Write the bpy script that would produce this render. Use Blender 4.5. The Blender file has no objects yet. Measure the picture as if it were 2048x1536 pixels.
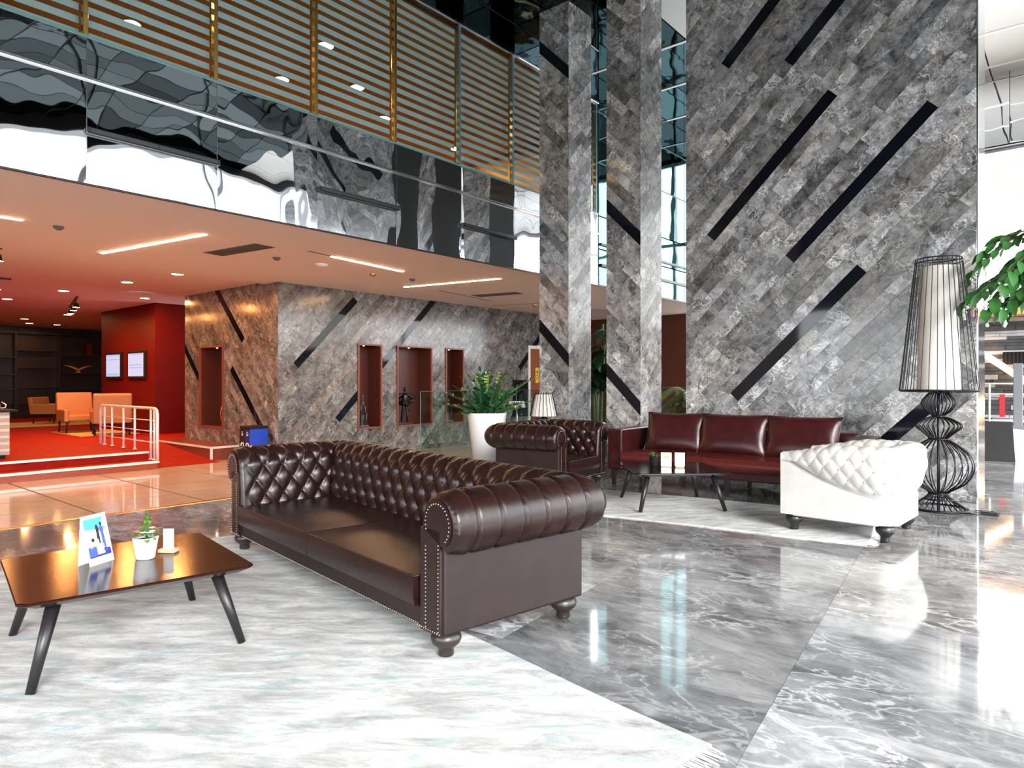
import bpy, bmesh, math, random
from mathutils import Vector, Matrix
R = math.radians
random.seed(7)
SC = bpy.context.scene
COL = SC.collection

# ---------------------------------------------------------------- camera, sky, exposure
cam_d = bpy.data.cameras.new('camera')
cam_d.sensor_width = 36.0
cam_d.lens = 36.0 * 1350.0 / 2048.0
cam_d.shift_y = -6.0 / 2048.0
cam_d.clip_end = 200
cam = bpy.data.objects.new('camera', cam_d)
COL.objects.link(cam)
cam.location = (0, 0, 1.3)
cam.rotation_euler = (R(90), 0, R(40.1))
SC.camera = cam

W = bpy.data.worlds.new('overcast_sky')
SC.world = W
W.use_nodes = True
bg = W.node_tree.nodes['Background']
bg.inputs['Color'].default_value = (0.93, 0.97, 1.0, 1)
bg.inputs['Strength'].default_value = 3.4
SC.view_settings.view_transform = 'Standard'
SC.view_settings.look = 'None'
SC.view_settings.gamma = 1.0
SC.view_settings.use_curve_mapping = False
SC.view_settings.exposure = 1.45
SC.cycles.max_bounces = 7
SC.cycles.diffuse_bounces = 3
SC.cycles.glossy_bounces = 5
SC.cycles.transmission_bounces = 6
SC.cycles.transparent_max_bounces = 16
SC.cycles.caustics_reflective = False
SC.cycles.caustics_refractive = False
SC.cycles.sample_clamp_indirect = 6.0
try:
    SC.cycles.use_denoising = True
except Exception:
    pass

sun_d = bpy.data.lights.new('hazy_sun', 'SUN')
sun_d.energy = 4.4
sun_d.angle = R(30)
sun_d.color = (1.0, 0.98, 0.95)
sun = bpy.data.objects.new('hazy_sun', sun_d)
COL.objects.link(sun)
sun.rotation_euler = Vector((-0.74, 0.50, -0.45)).to_track_quat('-Z', 'Y').to_euler()

# ---------------------------------------------------------------- helpers
MATS = {}
def new_mat(name):
    m = bpy.data.materials.new(name)
    m.use_nodes = True
    nt = m.node_tree
    b = nt.nodes['Principled BSDF']
    MATS[name] = m
    return m, nt, b
def mat(name, col, rough=0.5, metal=0.0, spec=0.5, emit=None, estr=0.0, coat=0.0, bump=None, var=None, sheen=0.0):
    """plain procedural material: colour with a little noise variation and optional fine bump"""
    m, nt, b = new_mat(name)
    b.inputs['Base Color'].default_value = (*col, 1)
    b.inputs['Roughness'].default_value = rough
    b.inputs['Metallic'].default_value = metal
    b.inputs['Specular IOR Level'].default_value = spec
    b.inputs['Coat Weight'].default_value = coat
    b.inputs['Coat Roughness'].default_value = 0.08
    if emit:
        b.inputs['Emission Color'].default_value = (*emit, 1)
        b.inputs['Emission Strength'].default_value = estr
    L = nt.links
    if var:
        sc, amt = var
        tc = nt.nodes.new('ShaderNodeTexCoord')
        no = nt.nodes.new('ShaderNodeTexNoise')
        no.inputs['Scale'].default_value = sc
        no.inputs['Detail'].default_value = 5
        L.new(tc.outputs['Object'], no.inputs['Vector'])
        mx = nt.nodes.new('ShaderNodeMix'); mx.data_type = 'RGBA'
        mx.inputs[6].default_value = (*[c * (1 - amt) for c in col], 1)
        mx.inputs[7].default_value = (*[min(1, c * (1 + amt)) for c in col], 1)
        L.new(no.outputs['Fac'], mx.inputs[0])
        L.new(mx.outputs[2], b.inputs['Base Color'])
    if bump:
        sc, st = bump
        tc = nt.nodes.new('ShaderNodeTexCoord')
        no = nt.nodes.new('ShaderNodeTexNoise')
        no.inputs['Scale'].default_value = sc
        no.inputs['Detail'].default_value = 4
        L.new(tc.outputs['Object'], no.inputs['Vector'])
        bp = nt.nodes.new('ShaderNodeBump')
        bp.inputs['Strength'].default_value = st
        bp.inputs['Distance'].default_value = 0.01
        L.new(no.outputs['Fac'], bp.inputs['Height'])
        L.new(bp.outputs['Normal'], b.inputs['Normal'])
    return m

def N(nt, typ, **kw):
    n = nt.nodes.new(typ)
    for k, v in kw.items():
        setattr(n, k, v)
    return n
def ramp(nt, stops, src=None, interp='LINEAR'):
    r = N(nt, 'ShaderNodeValToRGB')
    r.color_ramp.interpolation = interp
    el = r.color_ramp.elements
    while len(el) < len(stops):
        el.new(0.5)
    for e, (p, c) in zip(el, stops):
        e.position = p
        e.color = (*c, 1) if len(c) == 3 else c
    if src is not None:
        nt.links.new(src, r.inputs['Fac'])
    return r
def marble(name, base_lo, base_hi, vein, scale, rough, piece_var=0.5, vein_amt=1.0, warm=None, stretch=(1, 1, 1), coat=0.0):
    """veined stone; every piece (object) gets its own cut of the block and its own tone"""
    m, nt, b = new_mat(name)
    L = nt.links
    tc = N(nt, 'ShaderNodeTexCoord'); oi = N(nt, 'ShaderNodeObjectInfo')
    mul = N(nt, 'ShaderNodeVectorMath', operation='SCALE'); mul.inputs[0].default_value = (37.0, 91.0, 53.0)
    L.new(oi.outputs['Random'], mul.inputs['Scale'])
    add = N(nt, 'ShaderNodeVectorMath', operation='ADD')
    mp = N(nt, 'ShaderNodeMapping'); mp.inputs['Scale'].default_value = stretch
    L.new(tc.outputs['Object'], mp.inputs['Vector'])
    L.new(mp.outputs['Vector'], add.inputs[0]); L.new(mul.outputs['Vector'], add.inputs[1])
    # warp
    nw = N(nt, 'ShaderNodeTexNoise'); nw.inputs['Scale'].default_value = scale * 0.9; nw.inputs['Detail'].default_value = 3
    L.new(add.outputs['Vector'], nw.inputs['Vector'])
    sb = N(nt, 'ShaderNodeVectorMath', operation='SUBTRACT'); sb.inputs[1].default_value = (0.5, 0.5, 0.5)
    L.new(nw.outputs['Color'], sb.inputs[0])
    sw = N(nt, 'ShaderNodeVectorMath', operation='SCALE'); sw.inputs['Scale'].default_value = 1.1 / scale
    L.new(sb.outputs['Vector'], sw.inputs[0])
    wp = N(nt, 'ShaderNodeVectorMath', operation='ADD'); L.new(add.outputs['Vector'], wp.inputs[0]); L.new(sw.outputs['Vector'], wp.inputs[1])
    # clouds
    nc = N(nt, 'ShaderNodeTexNoise'); nc.inputs['Scale'].default_value = scale * 1.2; nc.inputs['Detail'].default_value = 11; nc.inputs['Roughness'].default_value = 0.72
    L.new(wp.outputs['Vector'], nc.inputs['Vector'])
    cr = ramp(nt, [(0.36, base_lo), (0.66, base_hi)], nc.outputs['Fac'])
    # veins: ridged noise at two scales, thin and broken
    def ridge(sc, det, w, src, dist):
        n_ = N(nt, 'ShaderNodeTexNoise'); n_.inputs['Scale'].default_value = sc; n_.inputs['Detail'].default_value = det; n_.inputs['Roughness'].default_value = 0.55; n_.inputs['Distortion'].default_value = dist
        L.new(src, n_.inputs['Vector'])
        s_ = N(nt, 'ShaderNodeMath', operation='SUBTRACT'); s_.inputs[1].default_value = 0.5; L.new(n_.outputs['Fac'], s_.inputs[0])
        a_ = N(nt, 'ShaderNodeMath', operation='ABSOLUTE'); L.new(s_.outputs[0], a_.inputs[0])
        return ramp(nt, [(0.0, (1, 1, 1)), (w * 0.4, (0.4, 0.4, 0.4)), (w, (0, 0, 0))], a_.outputs[0])
    r1 = ridge(scale * 0.75, 4, 0.022, wp.outputs['Vector'], 0.4)
    r2 = ridge(scale * 2.4, 5, 0.030, add.outputs['Vector'], 0.5)
    nm = N(nt, 'ShaderNodeTexNoise'); nm.inputs['Scale'].default_value = scale * 0.8; nm.inputs['Detail'].default_value = 2
    L.new(add.outputs['Vector'], nm.inputs['Vector'])
    rm = ramp(nt, [(0.40, (0.05,) * 3), (0.68, (1,) * 3)], nm.outputs['Fac'])
    ad = N(nt, 'ShaderNodeMath', operation='MAXIMUM'); L.new(r1.outputs['Color'], ad.inputs[0]); L.new(r2.outputs['Color'], ad.inputs[1])
    ml = N(nt, 'ShaderNodeMath', operation='MULTIPLY'); L.new(ad.outputs[0], ml.inputs[0]); L.new(rm.outputs['Color'], ml.inputs[1])
    ml2 = N(nt, 'ShaderNodeMath', operation='MULTIPLY'); ml2.inputs[1].default_value = vein_amt; L.new(ml.outputs[0], ml2.inputs[0])
    mx = N(nt, 'ShaderNodeMix', data_type='RGBA'); L.new(ml2.outputs[0], mx.inputs[0]); L.new(cr.outputs['Color'], mx.inputs[6]); mx.inputs[7].default_value = (*vein, 1)
    # piece tone
    mr = N(nt, 'ShaderNodeMapRange'); mr.inputs['To Min'].default_value = 1 - piece_var; mr.inputs['To Max'].default_value = 1 + piece_var
    L.new(oi.outputs['Random'], mr.inputs['Value'])
    sm = N(nt, 'ShaderNodeVectorMath', operation='SCALE'); L.new(mx.outputs[2], sm.inputs[0]); L.new(mr.outputs['Result'], sm.inputs['Scale'])
    out = sm.outputs['Vector']
    if warm:
        fr = N(nt, 'ShaderNodeMath', operation='FRACT'); f2 = N(nt, 'ShaderNodeMath', operation='MULTIPLY'); f2.inputs[1].default_value = 7.31
        L.new(oi.outputs['Random'], f2.inputs[0]); L.new(f2.outputs[0], fr.inputs[0])
        tn = ramp(nt, [(0.0, warm), (0.5, (1, 1, 1)), (1.0, (0.97, 0.99, 1.025))], fr.outputs[0])
        tm = N(nt, 'ShaderNodeVectorMath', operation='MULTIPLY'); L.new(out, tm.inputs[0]); L.new(tn.outputs['Color'], tm.inputs[1])
        out = tm.outputs['Vector']
    L.new(out, b.inputs['Base Color'])
    b.inputs['Roughness'].default_value = rough
    b.inputs['Coat Weight'].default_value = coat
    b.inputs['Coat Roughness'].default_value = 0.04
    return m
def wavy_mirror(name, col, rough, scale, strength, metal=1.0, stretch=(1, 1, 1), dull=False):
    m, nt, b = new_mat(name)
    L = nt.links
    b.inputs['Base Color'].default_value = (*col, 1); b.inputs['Metallic'].default_value = metal; b.inputs['Roughness'].default_value = rough
    tc = N(nt, 'ShaderNodeTexCoord'); oi = N(nt, 'ShaderNodeObjectInfo')
    mul = N(nt, 'ShaderNodeVectorMath', operation='SCALE'); mul.inputs[0].default_value = (17.0, 31.0, 23.0)
    L.new(oi.outputs['Random'], mul.inputs['Scale'])
    mp = N(nt, 'ShaderNodeMapping'); mp.inputs['Scale'].default_value = stretch
    L.new(tc.outputs['Object'], mp.inputs['Vector'])
    add = N(nt, 'ShaderNodeVectorMath', operation='ADD'); L.new(mp.outputs['Vector'], add.inputs[0]); L.new(mul.outputs['Vector'], add.inputs[1])
    no = N(nt, 'ShaderNodeTexNoise'); no.inputs['Scale'].default_value = scale; no.inputs['Detail'].default_value = 1.5
    L.new(add.outputs['Vector'], no.inputs['Vector'])
    bp = N(nt, 'ShaderNodeBump'); bp.inputs['Strength'].default_value = 1.0; bp.inputs['Distance'].default_value = strength
    L.new(no.outputs['Fac'], bp.inputs['Height']); L.new(bp.outputs['Normal'], b.inputs['Normal'])
    if dull:      # smoked mirror: even reflectance at every angle
        g = N(nt, 'ShaderNodeBsdfGlossy'); g.inputs['Roughness'].default_value = rough
        mr = N(nt, 'ShaderNodeMapRange'); mr.inputs['To Min'].default_value = 0.35; mr.inputs['To Max'].default_value = 1.6; L.new(oi.outputs['Random'], mr.inputs['Value'])
        sm = N(nt, 'ShaderNodeVectorMath', operation='SCALE'); sm.inputs[0].default_value = col; L.new(mr.outputs['Result'], sm.inputs['Scale']); L.new(sm.outputs['Vector'], g.inputs['Color'])
        L.new(bp.outputs['Normal'], g.inputs['Normal']); L.new(g.outputs[0], nt.nodes['Material Output'].inputs['Surface'])
    return m
def pane_mat(name, tint, refl=0.12, rough=0.0):
    """thin glass pane: see-through with a fresnel reflection"""
    m = bpy.data.materials.new(name); m.use_nodes = True; nt = m.node_tree; MATS[name] = m
    for n in list(nt.nodes): nt.nodes.remove(n)
    o = N(nt, 'ShaderNodeOutputMaterial'); t = N(nt, 'ShaderNodeBsdfTransparent'); g = N(nt, 'ShaderNodeBsdfGlossy')
    t.inputs['Color'].default_value = (*tint, 1); g.inputs['Roughness'].default_value = rough
    lw = N(nt, 'ShaderNodeLayerWeight'); lw.inputs['Blend'].default_value = 0.5
    pw = N(nt, 'ShaderNodeMath', operation='POWER'); pw.inputs[1].default_value = 5.0
    ad = N(nt, 'ShaderNodeMath', operation='MULTIPLY_ADD'); ad.use_clamp = True; ad.inputs[1].default_value = 0.9; ad.inputs[2].default_value = refl * 0.3
    mx = N(nt, 'ShaderNodeMixShader')
    nt.links.new(lw.outputs['Facing'], pw.inputs[0]); nt.links.new(pw.outputs[0], ad.inputs[0]); nt.links.new(ad.outputs[0], mx.inputs[0])
    nt.links.new(t.outputs[0], mx.inputs[1]); nt.links.new(g.outputs[0], mx.inputs[2]); nt.links.new(mx.outputs[0], o.inputs[0])
    return m

def mesh_obj(name, vs, fs, m, parent=None, smooth=False, mats=None, fm=None):
    me = bpy.data.meshes.new(name)
    me.from_pydata([tuple(v) for v in vs], [], fs)
    if mats:
        for q in mats: me.materials.append(MATS[q] if isinstance(q, str) else q)
        for p, i in zip(me.polygons, fm): p.material_index = i
    else:
        me.materials.append(MATS[m] if isinstance(m, str) else m)
    if smooth:
        me.polygons.foreach_set('use_smooth', [True] * len(me.polygons))
    me.update()
    o = bpy.data.objects.new(name, me)
    COL.objects.link(o)
    if parent is not None: o.parent = parent
    return o
class MB:
    def __init__(s): s.v = []; s.f = []; s.mi = []; s.cur = 0
    def add(s, vs, fs):
        b = len(s.v); s.v += [tuple(v) for v in vs]; s.f += [tuple(i + b for i in f) for f in fs]; s.mi += [s.cur] * len(fs); return s
    def box(s, lo, hi, M=None):
        x0, y0, z0 = lo; x1, y1, z1 = hi
        vs = [(x0,y0,z0),(x1,y0,z0),(x1,y1,z0),(x0,y1,z0),(x0,y0,z1),(x1,y0,z1),(x1,y1,z1),(x0,y1,z1)]
        if M is not None: vs = [M @ Vector(v) for v in vs]
        return s.add(vs, [(0,3,2,1),(4,5,6,7),(0,1,5,4),(1,2,6,5),(2,3,7,6),(3,0,4,7)])
    def rbox(s, lo, hi, r=0.01, seg=2, M=None):
        bm = bmesh.new()
        bmesh.ops.create_cube(bm, size=1.0)
        for v in bm.verts:
            v.co = Vector([lo[i] + (v.co[i] + .5) * (hi[i] - lo[i]) for i in range(3)])
        bmesh.ops.bevel(bm, geom=bm.edges[:], offset=r, segments=seg, profile=0.5, affect='EDGES', clamp_overlap=True)
        bm.verts.index_update()
        vs = [M @ v.co if M is not None else v.co.copy() for v in bm.verts]
        fs = [tuple(v.index for v in f.verts) for f in bm.faces]
        bm.free()
        return s.add(vs, fs)
    def lathe(s, prof, seg=24, c=(0, 0, 0), cap=True, M=None):
        vs = []; n = len(prof)
        for r, z in prof:
            for k in range(seg):
                a = 2 * math.pi * k / seg
                vs.append(Vector((c[0] + r * math.cos(a), c[1] + r * math.sin(a), c[2] + z)))
        fs = [(i*seg+k, i*seg+(k+1)%seg, (i+1)*seg+(k+1)%seg, (i+1)*seg+k) for i in range(n-1) for k in range(seg)]
        if cap:
            fs.append(tuple(range(seg))[::-1]); fs.append(tuple((n-1)*seg+k for k in range(seg)))
        if M is not None: vs = [M @ v for v in vs]
        return s.add(vs, fs)
    def tube(s, pts, r, seg=8, cap=True):
        pts = [Vector(p) for p in pts]; n = len(pts); rr = r if isinstance(r, (list, tuple)) else [r] * n
        vs = []; up = None
        for i, p in enumerate(pts):
            t = (pts[min(i+1, n-1)] - pts[max(i-1, 0)]).normalized()
            if up is None:
                up = Vector((0, 0, 1)) if abs(t.z) < .9 else Vector((1, 0, 0))
            a = up - t * up.dot(t)
            if a.length < 1e-5: a = t.orthogonal()
            a.normalize(); up = a; b = t.cross(a)
            for k in range(seg):
                an = 2 * math.pi * k / seg
                vs.append(p + (a * math.cos(an) + b * math.sin(an)) * rr[i])
        fs = [(i*seg+k, i*seg+(k+1)%seg, (i+1)*seg+(k+1)%seg, (i+1)*seg+k) for i in range(n-1) for k in range(seg)]
        if cap:
            fs.append(tuple(range(seg))[::-1]); fs.append(tuple((n-1)*seg+k for k in range(seg)))
        return s.add(vs, fs)
    def ball(s, c, r, seg=10, rings=6, sc=(1, 1, 1)):
        vs = [(c[0], c[1], c[2] - r*sc[2])]
        for i in range(1, rings):
            a = -math.pi/2 + math.pi*i/rings
            for k in range(seg):
                b = 2*math.pi*k/seg
                vs.append((c[0]+r*sc[0]*math.cos(a)*math.cos(b), c[1]+r*sc[1]*math.cos(a)*math.sin(b), c[2]+r*sc[2]*math.sin(a)))
        vs.append((c[0], c[1], c[2]+r*sc[2])); t = len(vs)-1
        fs = [(0, 1+(k+1)%seg, 1+k) for k in range(seg)]
        for i in range(rings-2):
            fs += [(1+i*seg+k, 1+i*seg+(k+1)%seg, 1+(i+1)*seg+(k+1)%seg, 1+(i+1)*seg+k) for k in range(seg)]
        fs += [(1+(rings-2)*seg+k, 1+(rings-2)*seg+(k+1)%seg, t) for k in range(seg)]
        return s.add(vs, fs)
    def prism(s, poly, axis_o, ux, uy, d):
        """polygon (2d) on a plane, extruded along d"""
        o = Vector(axis_o); ux = Vector(ux); uy = Vector(uy); d = Vector(d); n = len(poly)
        vs = [o + ux*p[0] + uy*p[1] for p in poly] + [o + ux*p[0] + uy*p[1] + d for p in poly]
        fs = [tuple(range(n))[::-1], tuple(range(n, 2*n))] + [(i, (i+1) % n, n+(i+1) % n, n+i) for i in range(n)]
        return s.add(vs, fs)
    def grid(s, P, nu, nv, flip=False, closed_u=False):
        vs = [P(i, j) for i in range(nu) for j in range(nv)]
        fs = []
        for i in range(nu if closed_u else nu-1):
            i2 = (i+1) % nu
            for j in range(nv-1):
                f = (i*nv+j, i2*nv+j, i2*nv+j+1, i*nv+j+1)
                fs.append(f[::-1] if flip else f)
        return s.add(vs, fs)
    def build(s, name, m, parent=None, smooth=False, mats=None):
        return mesh_obj(name, s.v, s.f, m, parent, smooth, mats, s.mi)
def tag(o, label=None, cat=None, group=None, kind=None):
    if label: o['label'] = label
    if cat: o['category'] = cat
    if group: o['group'] = group
    if kind: o['kind'] = kind
    return o
def empty(name, loc=(0, 0, 0), rz=0.0, label=None, cat=None, group=None):
    o = bpy.data.objects.new(name, None); o.empty_display_size = 0.1
    COL.objects.link(o); o.location = loc; o.rotation_euler = (0, 0, rz)
    return tag(o, label, cat, group)
def copy_tree(o, parent=None, skip=()):
    c = o.copy(); COL.objects.link(c); c.parent = parent
    for ch in list(o.children):
        copy_tree(ch, c)
    return c
def struct(o): o['kind'] = 'structure'; return o
def lerp(a, b, t): return a + (b - a) * t
def sstep(a, b, x):
    t = max(0.0, min(1.0, (x - a) / (b - a))); return t * t * (3 - 2 * t)
def set_smooth_angle(o, ang=40):
    me = o.data
    me.polygons.foreach_set('use_smooth', [True] * len(me.polygons))
    bm = bmesh.new(); bm.from_mesh(me)
    for e in bm.edges:
        if len(e.link_faces) == 2 and e.calc_face_angle(0) > R(ang): e.smooth = False
    bm.to_mesh(me); bm.free()
    return o
# polygon clipping (convex) for cut tiles
def clip(poly, a, b, c):
    """keep a*x+b*y<=c"""
    out = []
    n = len(poly)
    for i in range(n):
        p, q = poly[i], poly[(i+1) % n]
        dp, dq = a*p[0]+b*p[1]-c, a*q[0]+b*q[1]-c
        if dp <= 0: out.append(p)
        if (dp < 0 and dq > 0) or (dp > 0 and dq < 0):
            t = dp/(dp-dq); out.append((p[0]+(q[0]-p[0])*t, p[1]+(q[1]-p[1])*t))
    return out
def clip_rect(poly, u0, u1, v0, v1):
    for a, b, c in ((-1, 0, -u0), (1, 0, u1), (0, -1, -v0), (0, 1, v1)):
        if len(poly) < 3: return []
        poly = clip(poly, a, b, c)
    return poly if len(poly) >= 3 else []
def area(p):
    return abs(sum(p[i][0]*p[(i+1) % len(p)][1]-p[(i+1) % len(p)][0]*p[i][1] for i in range(len(p))))/2
def cut_holes(poly, holes):
    pieces = [poly]
    for u0, u1, v0, v1 in holes:
        nxt = []
        for p in pieces:
            if not clip_rect(p, u0, u1, v0, v1): nxt.append(p); continue
            l = clip(p, 1, 0, u0)
            if len(l) > 2: nxt.append(l)
            r = clip(p, -1, 0, -u1)
            if len(r) > 2: nxt.append(r)
            m = clip(p, -1, 0, -u0)
            m = clip(m, 1, 0, u1) if len(m) > 2 else []
            if len(m) > 2:
                a = clip(m, 0, 1, v0)
                if len(a) > 2: nxt.append(a)
                a = clip(m, 0, -1, -v1)
                if len(a) > 2: nxt.append(a)
        pieces = nxt
    return [p for p in pieces if area(p) > 2e-5]
def extrude_pieces(pieces, o, ua, va, nrm, th):
    o, ua, va, nrm = Vector(o), Vector(ua), Vector(va), Vector(nrm)
    mb = MB()
    ccw = ua.cross(va).dot(nrm) > 0
    for p in pieces:
        sgn = sum(p[i][0]*p[(i+1) % len(p)][1]-p[(i+1) % len(p)][0]*p[i][1] for i in range(len(p)))
        if (sgn > 0) != ccw: p = p[::-1]
        n = len(p)
        base = [o+ua*q[0]+va*q[1] for q in p]
        top = [b+nrm*th for b in base]
        mb.add(base+top, [tuple(range(n, 2*n))]+[(i, (i+1) % n, n+(i+1) % n, n+i) for i in range(n)])
    return mb
def diag_tiles(parent, o, ua, va, nrm, rect, sign, strips, holes, stone, black, width=0.145, lens=(0.3, 0.95), seed=1, th=0.012):
    """stone planks laid at 45 degrees; strips = [(u,v,u2,v2)] rows replaced by black glass"""
    rnd = random.Random(seed)
    c = math.sqrt(.5)
    e = (c, sign*c); nn = (-sign*c, c)
    u0, u1, v0, v1 = rect
    cs = [(u, v) for u in (u0, u1) for v in (v0, v1)]
    n0 = min(p[0]*nn[0]+p[1]*nn[1] for p in cs); n1 = max(p[0]*nn[0]+p[1]*nn[1] for p in cs)
    t0 = min(p[0]*e[0]+p[1]*e[1] for p in cs); t1 = max(p[0]*e[0]+p[1]*e[1] for p in cs)
    phase = 0.0
    if strips:
        s = strips[0]; phase = (s[0]*nn[0]+s[1]*nn[1]) - width/2
    rows = {}
    for s in strips:
        k = round(((s[0]+s[2])/2*nn[0]+(s[1]+s[3])/2*nn[1] - phase - width/2)/width)
        a = s[0]*e[0]+s[1]*e[1]; b = s[2]*e[0]+s[3]*e[1]
        rows.setdefault(k, []).append((min(a, b), max(a, b)))
    g = 0.0012
    cnt = 0
    for k in range(math.floor((n0-phase)/width)-1, math.ceil((n1-phase)/width)+1):
        w0, w1 = phase+k*width, phase+(k+1)*width
        cuts = []
        t = t0 - rnd.uniform(0, lens[1])
        bl = sorted(rows.get(k, []))
        segs = []
        while t < t1:
            l = rnd.uniform(*lens)
            a, b = t, t+l
            nb = [x for x in bl if x[0] < b and x[1] > a]
            if nb:
                x = nb[0]
                if x[0] > a + 0.02: segs.append((a, x[0], 0))
                segs.append((x[0], x[1], 1)); bl.remove(x); t = x[1]
            else:
                segs.append((a, b, 0)); t = b
        for a, b, isb in segs:
            a += g; b -= g
            q = [(e[0]*s_+nn[0]*w, e[1]*s_+nn[1]*w) for s_, w in ((a, w0+g), (b, w0+g), (b, w1-g), (a, w1-g))]
            q = clip_rect(q, u0, u1, v0, v1)
            if not q or area(q) < 3e-4: continue
            ps = cut_holes(q, holes) if holes else [q]
            if not ps: continue
            h = th + (0.0 if isb else rnd.uniform(-0.0012, 0.0012)) + (0.001 if isb else 0)
            extrude_pieces(ps, o, ua, va, nrm, h).build('black_glass_strip' if isb else 'stone_plank', black if isb else stone, parent)
            cnt += 1
    return cnt
def slab_holes(mb, o, ua, va, nrm, rect, holes, th):
    """flat slab with rectangular openings, thickness behind the face"""
    us = sorted({rect[0], rect[1], *[h[0] for h in holes], *[h[1] for h in holes]})
    vs = sorted({rect[2], rect[3], *[h[2] for h in holes], *[h[3] for h in holes]})
    o, ua, va, nrm = Vector(o), Vector(ua), Vector(va), Vector(nrm)
    for i in range(len(us)-1):
        for j in range(len(vs)-1):
            cu, cv = (us[i]+us[i+1])/2, (vs[j]+vs[j+1])/2
            if any(h[0] < cu < h[1] and h[2] < cv < h[3] for h in holes): continue
            M = Matrix((( *ua, 0), (*va, 0), (*nrm, 0), (0, 0, 0, 1))).transposed()
            M.translation = o
            mb.box((us[i], vs[j], -th), (us[i+1], vs[j+1], 0), M)
    return mb
GX = 3.6          # glazed side of the hall
# ---------------------------------------------------------------- materials
marble('wall_marble', (0.048, 0.047, 0.048), (0.32, 0.318, 0.317), (0.72, 0.71, 0.70), 4.4, 0.20, 0.50, 0.75, (1.04, 1.0, 0.95))
marble('niche_marble', (0.045, 0.041, 0.040), (0.23, 0.215, 0.205), (0.60, 0.57, 0.54), 3.6, 0.16, 0.32, 0.65, (1.1, 1.0, 0.92))
marble('floor_marble', (0.095, 0.096, 0.100), (0.42, 0.42, 0.425), (0.78, 0.77, 0.76), 1.5, 0.09, 0.38, 0.8, (1.05, 1.0, 0.95), (0.9, 1.6, 1.0), 0.5)
marble('beige_floor', (0.56, 0.41, 0.32), (0.67, 0.51, 0.40), (0.7, 0.6, 0.5), 1.2, 0.09, 0.05, 0.25)
mat('joint_dark', (0.03, 0.022, 0.018), 0.6, var=(6, .2))
mat('black_glass', (0.004, 0.005, 0.008), 0.05, spec=0.35, bump=(3, .02))
mat('column_core', (0.03, 0.03, 0.03), 0.6, var=(5, .2))
mat('black_void', (0.006, 0.006, 0.007), 0.5, var=(5, .2))
mat('gold_trim', (0.55, 0.24, 0.05), 0.25, 1.0, bump=(40, .05))
mat('steel', (0.72, 0.72, 0.74), 0.16, 1.0, bump=(30, .03))
mat('chrome_edge', (0.85, 0.86, 0.88), 0.12, 1.0, bump=(20, .02))
mat('amber_metal', (0.62, 0.36, 0.10), 0.25, 1.0, bump=(20, .05))
mat('white_ceiling', (0.80, 0.68, 0.61), 0.7, bump=(60, .03), var=(1.2, .02))  # white paint with the warm lamp light tinted into its colour
mat('dark_metal', (0.015, 0.015, 0.017), 0.35, 0.6, bump=(50, .05))
mat('red_carpet', (0.30, 0.008, 0.002), 0.7, spec=0.15, bump=(180, .5), var=(5, .35))
mat('red_wall', (0.12, 0.003, 0.0015), 0.5, spec=.2, bump=(30, .4), var=(4, .25))
mat('dark_wood', (0.014, 0.004, 0.003), 0.4, var=(9, .3))
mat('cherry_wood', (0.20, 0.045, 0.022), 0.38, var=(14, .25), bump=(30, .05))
mat('red_wood', (0.30, 0.055, 0.022), 0.35, var=(10, .2))
mat('blind_fabric', (0.27, 0.31, 0.305), 0.85, bump=(300, .15), var=(20, .06))
mat('amber_wall', (0.45, 0.24, 0.07), 0.6, var=(3, .15))
mat('teal_frame', (0.10, 0.16, 0.17), 0.3, 0.4, var=(5, .1))
wavy_mirror('bulkhead_mirror', (0.86, 0.89, 0.92), 0.015, 1.0, 0.030, stretch=(1, 1, .7))
wavy_mirror('ceiling_mirror', (0.055, 0.065, 0.070), 0.03, 1.3, 0.012, dull=True)
wavy_mirror('dark_mirror', (0.20, 0.30, 0.33), 0.03, 1.3, 0.010)
wavy_mirror('teal_mirror', (0.075, 0.17, 0.175), 0.02, 0.9, 0.012)
pane_mat('clear_pane', (0.93, 0.97, 0.96), 0.1)
pane_mat('balustrade_glass', (0.80, 0.90, 0.86), 0.12)
mat('glass_edge', (0.10, 0.22, 0.19), 0.1, bump=(20, .02))
mat('led', (1, 1, 1), 0.5, emit=(1.0, 0.60, 0.32), estr=33.0)
mat('downlight_glow', (1, 1, 1), 0.5, emit=(1.0, 0.66, 0.32), estr=26.0)
mat('rail_steel', (0.90, 0.89, 0.87), 0.34, 0.35, bump=(30, .02))  # steel whitened to stand in for reflected daylight
mat('cherry_dark', (0.070, 0.013, 0.006), 0.4, var=(14, .25))  # recess shade darkened into the niche lining; also plain dark pillar wood
mat('dark_red', (0.085, 0.018, 0.008), 0.5, var=(6, .2))
mat('white_paint', (0.82, 0.81, 0.79), 0.5, bump=(60, .03), var=(3, .03))
mat('pale_ceiling', (0.62, 0.60, 0.58), 0.35, var=(2, .08))
mat('paving', (0.16, 0.16, 0.155), 0.8, var=(2, .1))
mat('mullion_grey', (0.55, 0.57, 0.6), 0.4, 0.5, var=(4, .05))

XF, ZLO, ZB0, ZB1, ZW1, ZT = -7.25, 3.175, 4.58, 4.583, 6.753, 7.27
JY = [2.311 + 1.2728 * k for k in range(-7, 13)]     # panel joints along the balcony front
ZC = -0.27

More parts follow.
